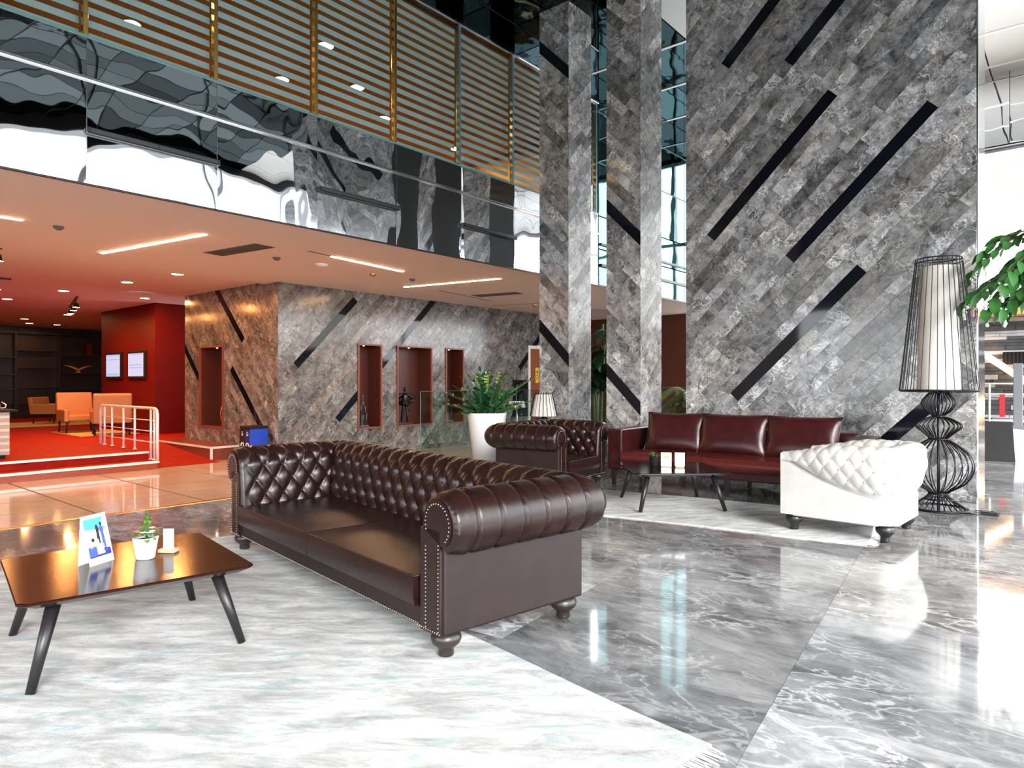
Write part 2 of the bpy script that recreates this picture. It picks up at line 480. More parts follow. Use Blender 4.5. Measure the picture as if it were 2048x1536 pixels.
# ---------------------------------------------------------------- floors
fl = struct(MB().box((-7.22, -6, -0.30), (GX, 17, -0.014)).build('floor', 'joint_dark'))
def tile_floor(parent, rect, tu, tv, ang, org, z, th, gap, m, name, bev=0.0):
    ca, sa = math.cos(ang), math.sin(ang)
    x0, x1, y0, y1 = rect
    cnt = 0
    for i in range(-30, 31):
        for j in range(-30, 31):
            q = []
            for a, b in ((i, j), (i+1, j), (i+1, j+1), (i, j+1)):
                lu = a*tu + (gap/2 if a == i else -gap/2); lv = b*tv + (gap/2 if b == j else -gap/2)
                q.append((org[0]+ca*lu-sa*lv, org[1]+sa*lu+ca*lv))
            q = clip_rect(q, x0, x1, y0, y1)
            if not q or area(q) < 1e-3: continue
            extrude_pieces([q], (0, 0, z-th), (1, 0, 0), (0, 1, 0), (0, 0, 1), th).build(name, m, parent)
            cnt += 1
    return cnt
tile_floor(fl, (-7.20, GX, -6, 17), 1.30, 1.36, R(6.5), (-1.10, 4.075), 0.0, 0.014, 0.0016, 'floor_marble', 'marble_tile')
struct(MB().box((-7.262, -6, -0.05), (-7.20, 17, 0.004)).build('trim_1', 'gold_trim'))
fc = struct(MB().box((-13.3, -6, -0.5), (-7.22, 17.5, -0.272)).build('floor_corridor', 'joint_dark'))
tile_floor(fc, (-13.2, -7.26, -6, 17.5), 0.90, 1.24, R(0.0), (-9.64, 2.95), ZC, 0.002, 0.034, 'beige_floor', 'beige_tile')
# raised red platform with two steps, ramp and side ledge
pf = struct(MB().box((-28.5, -6, -0.5), (-13.15, 5.2, 0)).box((-28.5, 5.2, -0.5), (-15.6, 17.5, 0)).build('floor_platform', 'red_carpet'))
rampmb = MB().prism([(-15.6, -.5), (-12.72, -.5), (-12.72, ZC+.004), (-15.6, 0.0)], (0, 5.2, 0), (1, 0, 0), (0, 0, 1), (0, 1.13, 0))
struct(rampmb.build('floor_ramp', 'red_carpet'))
stp = struct(MB().box((-13.15, -6, -0.5), (-12.62, 5.15, -0.15)).build('floor_step', 'red_wood'))
MB().box((-13.15, -6, -0.15), (-12.62, 5.15, -0.137)).build('tread', 'red_carpet', stp)
MB().rbox((-12.68, -6, -0.165), (-12.585, 5.17, -0.128), .006).build('nosing', 'rail_steel', stp)
MB().rbox((-13.20, -6, -0.03), (-13.11, 5.2, 0.006), .006).build('nosing', 'rail_steel', pf)
led = struct(MB().box((-15.6, 6.34, -0.5), (-13.06, 6.90, 0.0)).build('floor_ledge', 'cherry_wood'))
MB().box((-15.6, 6.31, -0.03), (-13.06, 6.345, 0.006)).box((-13.06, 6.31, ZC), (-13.035, 6.355, 0.006)).box((-13.06, 6.355, -0.035), (-13.035, 6.90, 0.006)).build('metal_edge', 'rail_steel', led)
struct(MB().box((GX, -30, -0.3), (40, 45, -0.03)).box((-28, -40, -0.3), (GX, -6, -0.03)).build('ground_outside', 'paving'))

# ---------------------------------------------------------------- big marble wall and the two columns
YW = 8.665
wb = struct(MB().box((-4.16, YW+.012, 0), (-0.845, 9.302, ZT)).build('wall_back', 'column_core'))
def mid(a, b): return ((a[0]+b[0])/2, (a[1]+b[1])/2)
strips = []
for a, b, c, d in (((-2.823, 2.869), (-2.722, 2.772), (-1.286, 4.39), (-1.184, 4.292)), ((-3.814, 3.236), (-3.706, 3.133), (-2.27, 4.755), (-2.17, 4.655)),
                   ((-3.491, 1.097), (-3.388, 0.992), (-1.961, 2.62), (-1.853, 2.515))):
    strips.append((*mid(a, b), *mid(c, d)))
strips.append((-2.35, -0.09, -1.075, 1.19))
strips.append((-3.645, 5.519, -2.3, 6.864))
strips.append((-2.78, 5.262, -1.2, 6.842))
NW = diag_tiles(wb, (0, YW+.012, 0), (1, 0, 0), (0, 0, 1), (0, -1, 0), (-4.16, -0.845, 0.075, ZT), 1, strips, [], 'wall_marble', 'black_glass', lens=(0.28, 1.02), seed=3)
MB().box((-4.16, YW-.004, 0.004), (-0.845, YW+.012, 0.072)).build('plinth', 'wall_marble', wb)
# pale polished end cap of the wall
MB().rbox((-0.845, YW, 0), (-0.829, 9.302, ZT), .003).build('end_trim', 'chrome_edge', wb)
def column(x0, x1, strips, seed, label):
    c = MB().box((x0, YW+.012, 0), (x1-.012, 9.302, ZT)).build('marble_column', 'column_core')
    tag(c, label, 'column', 'square marble columns')
    diag_tiles(c, (0, YW+.012, 0), (1, 0, 0), (0, 0, 1), (0, -1, 0), (x0, x1, 0.075, ZT-.004), -1, strips, [], 'wall_marble', 'black_glass', lens=(0.35, 1.2), seed=seed)
    diag_tiles(c, (x1-.012, 0, 0), (0, 1, 0), (0, 0, 1), (1, 0, 0), (YW, 9.302, 0.075, ZT-.004), 1, [], [], 'wall_marble', 'black_glass', lens=(0.35, 1.2), seed=seed+1)
    MB().box((x0-.003, YW-.004, 0.002), (x1+.003, 9.305, 0.072)).build('plinth', 'wall_marble', c)
    return c
column(-6.713, -6.139, [(-6.95, 6.953, -5.9, 5.903), (-6.95, 2.37, -5.9, 1.32)], 21, 'square marble column with black diagonal inlays, standing behind the tufted armchair')
column(-5.442, -4.867, [(-5.75, 4.24, -4.6, 3.09), (-5.75, 1.80, -4.6, 0.65)], 31, 'square marble column with black diagonal inlays, between the other column and the large wall')

# ---------------------------------------------------------------- niche wall (facing the lounge) and its return (facing left)
XN, YN = -11.6, 6.91
nich = [(8.74, 9.38, 0.285, 2.09), (9.80, 10.86, 0.285, 2.09), (11.30, 11.92, 0.285, 2.09)]
door_h = (14.46, 15.50, ZC, 2.28)
wl = struct(slab_holes(MB(), (XN-.012, 0, 0), (0, 1, 0), (0, 0, 1), (1, 0, 0), (YN+.004, 17.5, ZC, ZLO), nich+[door_h], .05).build('wall_left', 'column_core'))
NN = diag_tiles(wl, (XN-.012, 0, 0), (0, 1, 0), (0, 0, 1), (1, 0, 0), (YN+.002, 17.5, ZC+.10, ZLO), 1,
           [(7.29, 1.60, 8.68, 3.02), (8.25, 0.50, 11.0, 3.25), (14.08, 1.64, 15.3, 2.86)], nich+[(14.46, 15.50, ZC-1, 2.28)], 'niche_marble', 'black_glass', lens=(0.45, 1.15), seed=5)
MB().box((XN-.012, YN+.002, ZC), (XN+.004, 14.46, ZC+.10)).build('skirting', 'niche_marble', wl)
nl = [(-14.756, -13.683, 0.305, 2.05)]
wr = struct(slab_holes(MB(), (0, YN+.012, 0), (1, 0, 0), (0, 0, 1), (0, -1, 0), (-15.482, XN-.062, ZC, ZLO+.05), nl, .05)
            .box((-15.482, YN+.012, ZC), (-15.40, 9.5, ZLO+.05)).build('wall_return', 'column_core'))
diag_tiles(wr, (0, YN+.012, 0), (1, 0, 0), (0, 0, 1), (0, -1, 0), (-15.482, XN-.002, ZC, ZLO+.04), -1,
           [(-14.08, 3.30, -12.90, 2.12), (-15.6, 2.18, -14.6, 1.18), (-13.34, 1.60, -12.0, 0.26)], nl, 'niche_marble', 'black_glass', lens=(0.4, 1.1), seed=9)

# ---------------------------------------------------------------- low ceiling, balcony front
cl = struct(MB().box((-12.1, -6, ZLO), (XF-.03, 17.5, ZLO+.2)).box((-28.5, -6, ZLO+.04), (-12.1, 17.5, ZLO+.2)).build('ceiling_low', 'white_ceiling'))
MB().box((XF-.03, -6, ZLO-.004), (XF+.003, 17.5, ZLO+.012)).build('edge_trim', 'dark_metal', cl)
bk = struct(MB().box((XF-.15, -6, ZLO+.2), (XF-.02, 17.5, ZB0)).build('wall_balcony', 'dark_metal'))
for a, b in zip(JY[:-1], JY[1:]):
    if a > 11.2 or b < -4: continue
    MB().box((XF-.02, a+.004, ZLO+.014), (XF, b-.004, ZB0)).build('mirror_panel', 'bulkhead_mirror', bk)
    MB().box((XF-.019, b-.003, ZLO+.014), (XF+.002, b+.003, ZB0)).build('panel_joint', 'chrome_edge', bk)
MB().rbox((XF+.001, -4.1, 4.165), (XF+.03, 11.25, 4.205), .008).build('mid_rail', 'steel', bk)
MB().rbox((XF-.03, -4.1, ZB0-.004), (XF+.012, 11.25, ZB0+.02), .004).build('sill_glass_edge', 'glass_edge', bk)
# black slot fixtures fixed to every second panel
slot_lab = ['long black slot fixture on the mirrored balcony front, nearest the left edge', 'long black slot fixture on the mirrored balcony front, middle one of three', 'long black slot fixture on the mirrored balcony front, beside the first column']
for q, k in enumerate((0, 2, 4)):
    a = 2.311 + 1.2728*k; b = a + 1.2728
    s = empty('slot_fixture', (XF+.002, a, 3.655), 0, slot_lab[q], 'fixture', 'slot fixtures on the balcony front')
    MB().rbox((0, -.01, 0), (.06, b-a+.01, .062), .008).build('housing', 'dark_metal', s)
    n = 4
    for i in range(n):
        y0 = .02 + i*(b-a-.04)/n
        MB().box((.060, y0+.006, .012), (.0625, y0+(b-a-.04)/n-.006, .05)).build('louvre', 'black_void', s)

# windows with striped blinds
NS = 17
blind_i = 0
wi = 0
for a, b in zip(JY[:-1], JY[1:]):
    if a > 11.2 or b < 0.5: continue
    wi += 1
    w = struct(MB().rbox((XF-.09, b-.022, ZB0+.02), (XF-.02, b+.022, ZW1), .006).build('window_%d' % wi, 'amber_metal' if b < 7.0 else 'teal_frame'))
    MB().box((XF-.034, a+.022, ZB0+.02), (XF-.028, b-.022, ZW1)).build('pane', 'clear_pane', w)
    bl = empty('striped_blind', (XF-.12, a, ZB0), 0, None, 'blind', 'striped blinds behind the balcony windows')
    nm = blind_i
    bl['label'] = ['grey striped roller blind in the balcony window past the left edge', 'grey striped roller blind in the leftmost balcony window in view', 'grey striped roller blind in the second balcony window from the left', 'grey striped roller blind in the third balcony window from the left',
                   'grey striped roller blind in the fourth balcony window, several lit lamps behind it', 'grey striped roller blind in the fifth balcony window from the left', 'grey striped roller blind in the sixth balcony window, second left of the first column',
                   'grey striped roller blind in the balcony window touching the first column', 'grey striped roller blind in the window seen between the two columns'][min(nm, 8)]
    blind_i += 1
    st = (ZW1 - ZB0 - .03) / NS
    sl = MB().rbox((0, .03, 0), (.006, b-a-.03, st*.56), .002, 1)
    first = None
    for i in range(NS):
        if first is None:
            first = sl.build('slat', 'blind_fabric', bl); o = first
        else:
            o = first.copy(); COL.objects.link(o); o.parent = bl
        o.location = (0, 0, .03 + i*st)
# head trim, upper dark glass wall, upper room
ut = struct(MB().box((XF-.15, -6, ZW1), (XF-.02, 17.5, ZT)).build('wall_upper', 'dark_metal'))
for a, b in zip(JY[:-1], JY[1:]):
    if a > 11.2 or b < -4: continue
    MB().box((XF-.02, a+.005, ZW1+.03), (XF, b-.005, ZT)).build('dark_glass_panel', 'dark_mirror', ut)
MB().rbox((XF-.03, -4.1, ZW1-.005), (XF+.012, 11.25, ZW1+.028), .004).build('head_trim', 'chrome_edge', ut)
struct(MB().box((-12.7, -6, ZB0-.1), (XF-.15, 17.5, ZB0)).build('floor_upper', 'dark_wood'))
struct(MB().box((-12.6, -6, ZW1+.02), (XF-.15, 12.5, ZW1+.1)).build('ceiling_upper', 'amber_wall'))
struct(MB().box((-12.7, -6, ZB0), (-12.6, 12.5, ZW1+.02)).box((-12.6, 12.4, ZB0), (XF-.15, 12.5, ZW1+.02)).build('wall_upper_room', 'amber_wall'))
# teal glass beyond the columns
tg = struct(MB().box((XF-.15, 11.25, ZLO+.2), (XF-.02, 17.5, ZT)).build('wall_glass', 'teal_frame'))
zs = [ZLO+.014, 3.9, 4.55, 5.6, 6.6, ZT]
ys = [11.25 + 1.25*k for k in range(6)]
for i in range(5):
    for j in range(5):
        MB().box((XF-.02, ys[i]+.012, zs[j]+.012), (XF, ys[i+1]-.012, zs[j+1]-.012)).build('teal_pane', 'teal_mirror', tg)
MB().box((XF, 11.3, 3.56), (XF+.05, 16.9, 3.61)).box((XF, 11.3, 3.98), (XF+.04, 16.9, 4.02)).build('dark_rail', 'dark_metal', tg)

# ---------------------------------------------------------------- high mirrored ceiling with pale strips
ch = struct(MB().box((-7.4, -6, ZT+.02), (GX, 17, ZT+.25)).build('ceiling', 'black_void'))
y = -6.0
while y < 16.9:
    near = y < 9.2                      # front hall: small smoked-mirror panels; beyond: larger, with pale strips
    nx_, ny_ = (16, 2) if near else (11, 1)
    wx = (GX-XF)/nx_; wy = 1.55/ny_
    for i in range(nx_):
        for j in range(ny_):
            x0 = XF + i*wx; y0 = y + j*wy
            pale = (not near) and (x0 > -3.3 or (y < 10.6 and x0 > -5.6))
            MB().box((x0+.014, y0+.014, ZT), (x0+wx-.014, y0+wy-(.014 if near else .05), ZT+.02)).build('pale_panel' if pale else 'mirror_panel', 'pale_ceiling' if pale else 'ceiling_mirror', ch)
    if not near: MB().box((XF, y+1.55-.05, ZT-.012), (GX, y+1.55+.012, ZT+.02)).build('pale_strip', 'white_paint', ch)
    y += 1.55

# ---------------------------------------------------------------- enclosing walls
struct(MB().box((-28.7, -6.1, -.5), (-28.5, 17.7, 3.4)).build('wall_far_left', 'dark_wood'))
struct(MB().box((-28.7, -6.2, -.5), (XF-.02, -6.0, ZT+.2)).build('wall_rear_left', 'white_paint'))
struct(MB().box((-28.7, 17.5, -.5), (XF, 17.7, ZT+.2)).build('wall_far', 'dark_red'))
ge = MB()
for k in range(5): ge.box((XF+k*1.26-.04, 16.95, 0), (XF+k*1.26+.04, 17.05, ZT))
for z in (0.05, 2.6, 5.0, ZT-.06): ge.box((XF, 16.96, z-.04), (-2.2, 17.04, z+.04))
struct(ge.build('window_end', 'mullion_grey'))  # unseen opening added so that sky brightens the teal glass
struct(MB().box((XF, 17.06, -.3), (-2.2, 17.2, 2.1)).build('wall_end', 'column_core'))  # unseen low wall added to keep sky out of the balustrade reflections
# glazing mullions: right side and behind the camera
gz = MB()
for k in range(9):
    yy = -6 + k*2.875
    gz.box((GX-.08, yy-.05, 0), (GX+.08, yy+.05, ZT))
for z in (0.05, 2.6, 5.0, ZT-.06):
    gz.box((GX-.06, -6, z-.04), (GX+.06, 17, z+.04))
struct(gz.build('window_right', 'mullion_grey'))
struct(MB().box((GX-.15, -6, 7.02), (GX+.15, 17, ZT)).box((-7.2, -6.2, 7.02), (GX, -5.8, ZT)).build('trim_3', 'dark_metal'))
gz = MB()
for k in range(5):
    xx = -7.2 + k*2.7
    gz.box((xx-.05, -6.08, 0), (xx+.05, -5.92, ZT))
for z in (0.05, 2.6, 5.0, ZT-.06):
    gz.box((-7.2, -6.06, z-.04), (GX, -5.94, z+.04))
struct(gz.build('window_rear', 'mullion_grey'))
struct(MB().box((-7.25, -6.25, 3.6), (GX, -5.95, ZT+.2)).build('wall_rear', 'column_core'))  # unseen solid band added to cut rear light on the upper marble wall
struct(MB().box((GX+.15, -14, ZT-.05), (GX+4.6, 24, ZT+.25)).build('canopy_outside', 'mullion_grey'))  # unseen canopy added to block high sky and darken the wall tops
# ---------------------------------------------------------------- furniture materials
def leather(name, lo, hi, rough, bumpst=0.25):
    m, nt, b = new_mat(name); L = nt.links
    tc = N(nt, 'ShaderNodeTexCoord')
    no = N(nt, 'ShaderNodeTexNoise'); no.inputs['Scale'].default_value = 9; no.inputs['Detail'].default_value = 6; L.new(tc.outputs['Object'], no.inputs['Vector'])
    r = ramp(nt, [(0.35, lo), (0.7, hi)], no.outputs['Fac']); L.new(r.outputs['Color'], b.inputs['Base Color'])
    v = N(nt, 'ShaderNodeTexVoronoi'); v.inputs['Scale'].default_value = 420; L.new(tc.outputs['Object'], v.inputs['Vector'])
    n2 = N(nt, 'ShaderNodeTexNoise'); n2.inputs['Scale'].default_value = 26; n2.inputs['Detail'].default_value = 3; L.new(tc.outputs['Object'], n2.inputs['Vector'])
    ad = N(nt, 'ShaderNodeMath', operation='MULTIPLY_ADD'); ad.inputs[1].default_value = 0.25; L.new(v.outputs['Distance'], ad.inputs[0]); L.new(n2.outputs['Fac'], ad.inputs[2])
    bp = N(nt, 'ShaderNodeBump'); bp.inputs['Strength'].default_value = bumpst; bp.inputs['Distance'].default_value = 0.004
    L.new(ad.outputs[0], bp.inputs['Height']); L.new(bp.outputs['Normal'], b.inputs['Normal'])
    b.inputs['Roughness'].default_value = rough; b.inputs['Specular IOR Level'].default_value = 0.36
    return m
leather('brown_leather', (0.011, 0.0042, 0.0034), (0.019, 0.007, 0.0056), 0.24)
leather('oxblood_leather', (0.055, 0.008, 0.006), (0.08, 0.011, 0.008), 0.32)
leather('oxblood_dark', (0.025, 0.0045, 0.005), (0.038, 0.0065, 0.0065), 0.26)
leather('white_leather', (0.43, 0.42, 0.395), (0.49, 0.48, 0.455), 0.45, .12)
leather('brown_hide', (0.0085, 0.0030, 0.0026), (0.0155, 0.0058, 0.005), 0.50, .15)
mat('white_button', (0.30, 0.29, 0.27), 0.5, var=(9, .1))
mat('nail_brass', (0.45, 0.38, 0.30), 0.28, 1.0, bump=(40, .02))
mat('black_wood', (0.010, 0.009, 0.010), 0.38, var=(14, .3), bump=(60, .05))
mat('foot_wood', (0.018, 0.013, 0.012), 0.35, var=(14, .3))
mat('table_lacquer', (0.020, 0.005, 0.003), 0.14, spec=.22, var=(10, .25), bump=(90, .04))
mat('table_black', (0.008, 0.008, 0.009), 0.12, var=(10, .25), bump=(90, .04))

def bun_foot(mb, c, h=.12, r=.06):
    p = [(r*.50, 0), (r*.53, h*.06), (r*.50, h*.24), (r*.62, h*.34), (r*.90, h*.48), (r*1.02, h*.64), (r*1.0, h*.78), (r*.82, h*.93), (r*.55, h*1.0)]
    mb.lathe(p, 20, c)
    return mb
def tuft(s, t):
    A = abs(math.sin(math.pi*(s+t))); B = abs(math.sin(math.pi*(s-t)))
    return (A*B)**0.42 - 0.35*math.exp(-((A*A+B*B)/0.05))
def chesterfield(name, loc, rz, Wd, D, ncush, label, cat, leather_m='brown_leather', foot_m='foot_wood'):
    root = empty(name, loc, rz, label, cat)
    T, r, zc, z0 = .20, .125, .627, .115
    pc = T-.035
    inner = Wd/2 - T
    zseat = .25
    # profile of arm/back: p outwards from inner face, z up
    prof = []
    lenA = zc - zseat
    nA = 26
    for i in range(nA):
        t = i/nA; prof.append((lerp(.0, pc-r, t**1.6), lerp(zseat, zc, t)))
    nB = 52
    for i in range(nB+1):
        a = R(180 - 245*i/nB); prof.append((pc + r*math.cos(a), zc + r*math.sin(a)))
    nv = len(prof)
    vl = [0.0]
    for i in range(1, nv): vl.append(vl[-1] + math.dist(prof[i], prof[i-1]))
    nr = []
    for i in range(nv):
        a, b = prof[max(0, i-1)], prof[min(nv-1, i+1)]
        d = (b[0]-a[0], b[1]-a[1]); l = math.hypot(*d); nr.append((-d[1]/l, d[0]/l))
    du, dv, v0, vlast = .145, .105, .075, .075+.105*4
    def height(u, v, half):
        s = u/du; t = (v-v0)/(2*dv)
        if v < v0:
            k = sstep(0, v0, v); h = lerp(abs(math.sin(math.pi*s))**.6*.8, tuft(s, t), k)
        elif v < vlast: h = tuft(s, t)
        else:
            k = sstep(vlast, vlast+.09, v)
            pl = 1 - .62*math.exp(-(((s - round(s))/.055)**2))
            h = lerp(tuft(s, t), pl, k)
        return .031*h
    def ctr(length): # centre lattice on the piece
        return length/2
    # arms
    fil = .032
    for sd in (1, -1):
        nu = int((D)/.0115)
        mb = MB(); nf = 6
        def P(i, j, sd=sd):
            p, z = prof[j]; n = nr[j]
            if i < nf:   # rounded, gathered front edge
                a = (1 - i/nf)*math.pi/2
                y = fil - fil*math.sin(a); ins = fil*(1-math.cos(a)); ruff = .0035*math.sin(vl[j]*230)*math.sin(a)
                h = height(0.30*du, vl[j], 0)*0 + .018*math.cos(a) - ins + ruff
            else:
                ymax = D - T + p
                y = fil + (ymax-fil)*(i-nf)/(nu-1-nf)
                h = height(y - fil - .02 + .5*du, vl[j], 0)
                edge = sstep(0, .03, ymax - y)*1.0
                h = lerp(.004, h, edge)
                h = lerp(.018, h, sstep(fil, fil+.06, y))
            return ((sd*(inner + p + n[0]*h)), y, z + n[1]*h)
        mb.grid(P, nu, nv, flip=(sd < 0))
        mb.build('arm_upholstery', leather_m, root, True)
        # scroll facing
        K = []
        q = [(p + nn[0]*(-.012), z + nn[1]*(-.012)) for (p, z), nn in zip(prof, nr)]
        q = [pt for pt, (p, z) in zip(q, prof)]
        shp = [(.028, z0+.0)] + q[2:] + [(T-.014, .545), (T-.014, z0)]
        mbf = MB(); ys = -.004
        pts = [(sd*(inner+p), ys, z) for p, z in shp]
        n = len(pts); back = [(x, .05, z) for x, y, z in pts]
        f = tuple(range(n)) if sd < 0 else tuple(range(n))[::-1]
        # triangulate facing as fan bands: split into roll disc and post
        disc = [(sd*(inner+pc), ys, zc)] + [(sd*(inner+p), ys, z) for p, z in q[nA-2:]]
        m = len(disc)
        mbf.add(disc, [(0, i, i+1) if sd > 0 else (0, i+1, i) for i in range(1, m-1)] + [(0, m-1, 1) if sd > 0 else (0, 1, m-1)])
        mbf.box((min(sd*(inner+.028), sd*(inner+T-.014)), ys, z0), (max(sd*(inner+.028), sd*(inner+T-.014)), .05, zc-.03))
        mbf.build('scroll_facing', leather_m, root)
        # nails around the facing
        nm = MB(); nseg = []
        path = [(.072, z) for z in [z0+.02+.018*i for i in range(int((zc-.10-z0)/.018))]]
        for i in range(22):
            a = R(200 - 246*i/21); path.append((pc + (r-.03)*math.cos(a), zc + (r-.03)*math.sin(a)))
        path += [(T-.026, z0+.02+.018*i) for i in range(int((.545-z0)/.018))]
        for p, z in path: nm.ball((sd*(inner+p), ys-.001, z), .0038, 6, 4)
        tag(nm.build('nailhead_trim', 'nail_brass', root, True), kind='stuff')
        # buttons on inside of arm
    bt = MB()
    def button(x, y, z): bt.ball((x, y, z), .011, 8, 5)
    for row in range(5):
        v = v0 + row*dv
        j = min(range(nv), key=lambda k: abs(vl[k]-v)); (p, z), n = prof[j], nr[j]
        off = 0 if row % 2 == 0 else .5
        k = 0
        while True:
            u = (k + off)*du; k += 1
            if u > D: break
            y = u + fil + .02 - .5*du
            if fil+.05 < y < D - T + p - .03:
                for sd in (1, -1): button(sd*(inner+p-n[0]*.004), y, z-n[1]*.004)
    # back
    L2 = 2*inner
    nu = int((L2+.3)/.0115)
    mb = MB()
    def PB(i, j):
        p, z = prof[j]; n = nr[j]; half = inner + p
        x = -half + 2*half*i/(nu-1)
        h = height(x + 40*du, vl[j], 0)
        h = lerp(.004, h, sstep(0, .03, half-abs(x)))
        return (x, D - T + p + n[0]*h, z + n[1]*h)
    mb.grid(PB, nu, nv, flip=True)
    mb.build('back_upholstery', leather_m, root, True)
    for row in range(5):
        v = v0 + row*dv
        j = min(range(nv), key=lambda k: abs(vl[k]-v)); (p, z), n = prof[j], nr[j]
        off = 0 if row % 2 == 0 else .5
        for k in range(-30, 31):
            x = (k+off)*du
            if abs(x) < inner + p - .04: button(x, D - T + p - n[0]*.004, z - n[1]*.004)
    tag(bt.build('upholstery_buttons', leather_m, root, True), kind='stuff')
    # lower body
    body = MB()
    body.rbox((inner+.03, .012, z0), (Wd/2, D+.0, .58), .012); body.rbox((-Wd/2, .012, z0), (-inner-.03, D+.0, .58), .012)
    body.rbox((-Wd/2+.01, D-T+.02, z0), (Wd/2-.01, D, .60), .012)
    body.build('body', 'brown_hide', root)
    fr = MB().rbox((-inner-.04, .012, z0), (inner+.04, .12, .212), .012)
    fr.box((-inner, .1, z0+.03), (inner, D-T+.05, .20))
    fr.build('front_rail', 'brown_hide', root)
    nm = MB()
    x = -Wd/2+.015
    while x < Wd/2-.01:
        nm.ball((x, .008 if abs(x) < inner else -.006, z0+.012), .0038, 6, 4); x += .018
    tag(nm.build('nailhead_trim', 'nail_brass', root, True), kind='stuff')
    # cushions
    cw = (2*inner - .004)/ncush
    for k in range(ncush):
        x0 = -inner + .004 + k*cw; x1 = x0 + cw - .012
        y0, y1, zz0, zz1 = -.012, D-T+.015, .214, .352
        nx, ny = 22, 20
        cb = MB()
        def top(i, j):
            a, b = i/(nx-1), j/(ny-1)
            e = min(1, 6*a, 6*(1-a))*min(1, 6*b, 6*(1-b))
            return (lerp(x0, x1, a), lerp(y0, y1, b), zz1 + .018*math.sin(math.pi*a)**.7*math.sin(math.pi*b)**.7 - .006*math.sin(9*a+3*k)*math.sin(5*b)*e)
        cb.grid(top, nx, ny)
        ring = [(i, 0) for i in range(nx)] + [(nx-1, j) for j in range(1, ny)] + [(i, ny-1) for i in range(nx-2, -1, -1)] + [(0, j) for j in range(ny-2, 0, -1)]
        rp = [top(i, j) for i, j in ring]; cen = ((x0+x1)/2, (y0+y1)/2)
        rows = [rp]
        for zf, out in ((.75, .008), (.5, .012), (.25, .008), (0, 0)):
            row = []
            for q in rp:
                d = Vector((q[0]-cen[0], q[1]-cen[1])); d = Vector((d.x/((x1-x0)/2), d.y/((y1-y0)/2)))
                ox = out*(1 if d.x > .99 else -1 if d.x < -.99 else 0)*.3; oy = out*(1 if d.y > .99 else -1 if d.y < -.99 else 0)
                row.append((q[0]+ox, q[1]+oy, lerp(zz0, q[2], zf)))
            rows.append(row)
        m = len(rp); vs = [v for rr in rows for v in rr]
        cb.add(vs, [(a*m+(i+1) % m, a*m+i, (a+1)*m+i, (a+1)*m+(i+1) % m)[::-1] for a in range(4) for i in range(m)])
        cu = cb.build('seat_cushion', leather_m, root)
        set_smooth_angle(cu, 50)
        pp = MB().tube([(q[0], q[1], q[2]+.001) for q in rp] + [rp[0]], .0048, 6, False)
        pp.build('piping', leather_m, cu, True)
    for sx in (-1, 1):
        for yy in (.075, D-.075):
            bun_foot(MB(), (sx*(Wd/2-.075), yy, 0), z0+.005, .072).build('foot', foot_m, root, True)
    return root
sofa = chesterfield('chesterfield_sofa', (-3.615, 2.366, 0.0135), R(-9), 2.82, .93, 2, 'dark brown tufted leather sofa with rolled arms and two seat cushions in front', 'sofa')
arm = chesterfield('chesterfield_armchair', (-4.56, 6.76, 0.0135), R(97), 1.20, .88, 1, 'dark brown tufted leather armchair with rolled arms, beside the white planter', 'armchair')

# ---------------------------------------------------------------- straight leather sofa against the wall
def straight_sofa():
    s = empty('leather_sofa', (-3.09, 7.32, 0), R(2.0), 'long oxblood leather sofa with square arms against the marble wall', 'sofa')
    Wd, D = 2.92, .88
    for sd in (-1, 1):
        x0, x1 = sorted((sd*(Wd/2-.20), sd*Wd/2))
        MB().rbox((x0, 0, .20), (x1, D, .70), .02, 3).build('arm', 'oxblood_dark', s, False)
    MB().rbox((-Wd/2+.20, D-.18, .20), (Wd/2-.20, D, .72), .03, 3).build('backrest', 'oxblood_dark', s)
    MB().rbox((-Wd/2+.19, .03, .19), (Wd/2-.19, D-.1, .285), .01, 2).build('seat_base', 'oxblood_dark', s)
    nx, ny = 60, 16
    x0, x1, y0, y1, z0, z1 = -Wd/2+.205, Wd/2-.205, -.01, D-.16, .285, .425
    cb = MB()
    def top(i, j):
        a, b = i/(nx-1), j/(ny-1)
        seam = sum(math.exp(-((a-q)*90)**2) for q in (.125, .25, .375, .5, .625, .75, .875))
        return (lerp(x0, x1, a), lerp(y0, y1, b), z1 + .012*math.sin(math.pi*a)**.4*math.sin(math.pi*b)**.6 - .005*seam)
    cb.grid(top, nx, ny)
    def front(i, j):
        a = i/(nx-1); t = j/7
        return (lerp(x0, x1, a), y0 - .028*math.sin(math.pi*t), lerp(z0, z1, t))
    cb.grid(front, nx, 8)
    cb.box((x0, y0+.002, z0), (x1, y1, z1-.02))
    cu = cb.build('seat_cushion', 'oxblood_leather', s); set_smooth_angle(cu, 60)
    MB().tube([top(i, 0) for i in range(nx)], .005, 6).build('piping', 'oxblood_leather', cu, True)
    for x in (-Wd/2+.06, 0.05, Wd/2-.06):
        for y in (.06, D-.08):
            leg = MB(); a = .028
            leg.add([(x-a*.7, y-a*.7, 0), (x+a*.7, y-a*.7, 0), (x+a*.7, y+a*.7, 0), (x-a*.7, y+a*.7, 0), (x-a, y-a, .2), (x+a, y-a, .2), (x+a, y+a, .2), (x-a, y+a, .2)],
                    [(0,3,2,1),(4,5,6,7),(0,1,5,4),(1,2,6,5),(2,3,7,6),(3,0,4,7)])
            leg.build('leg', 'black_wood', s)
    return s
straight_sofa()
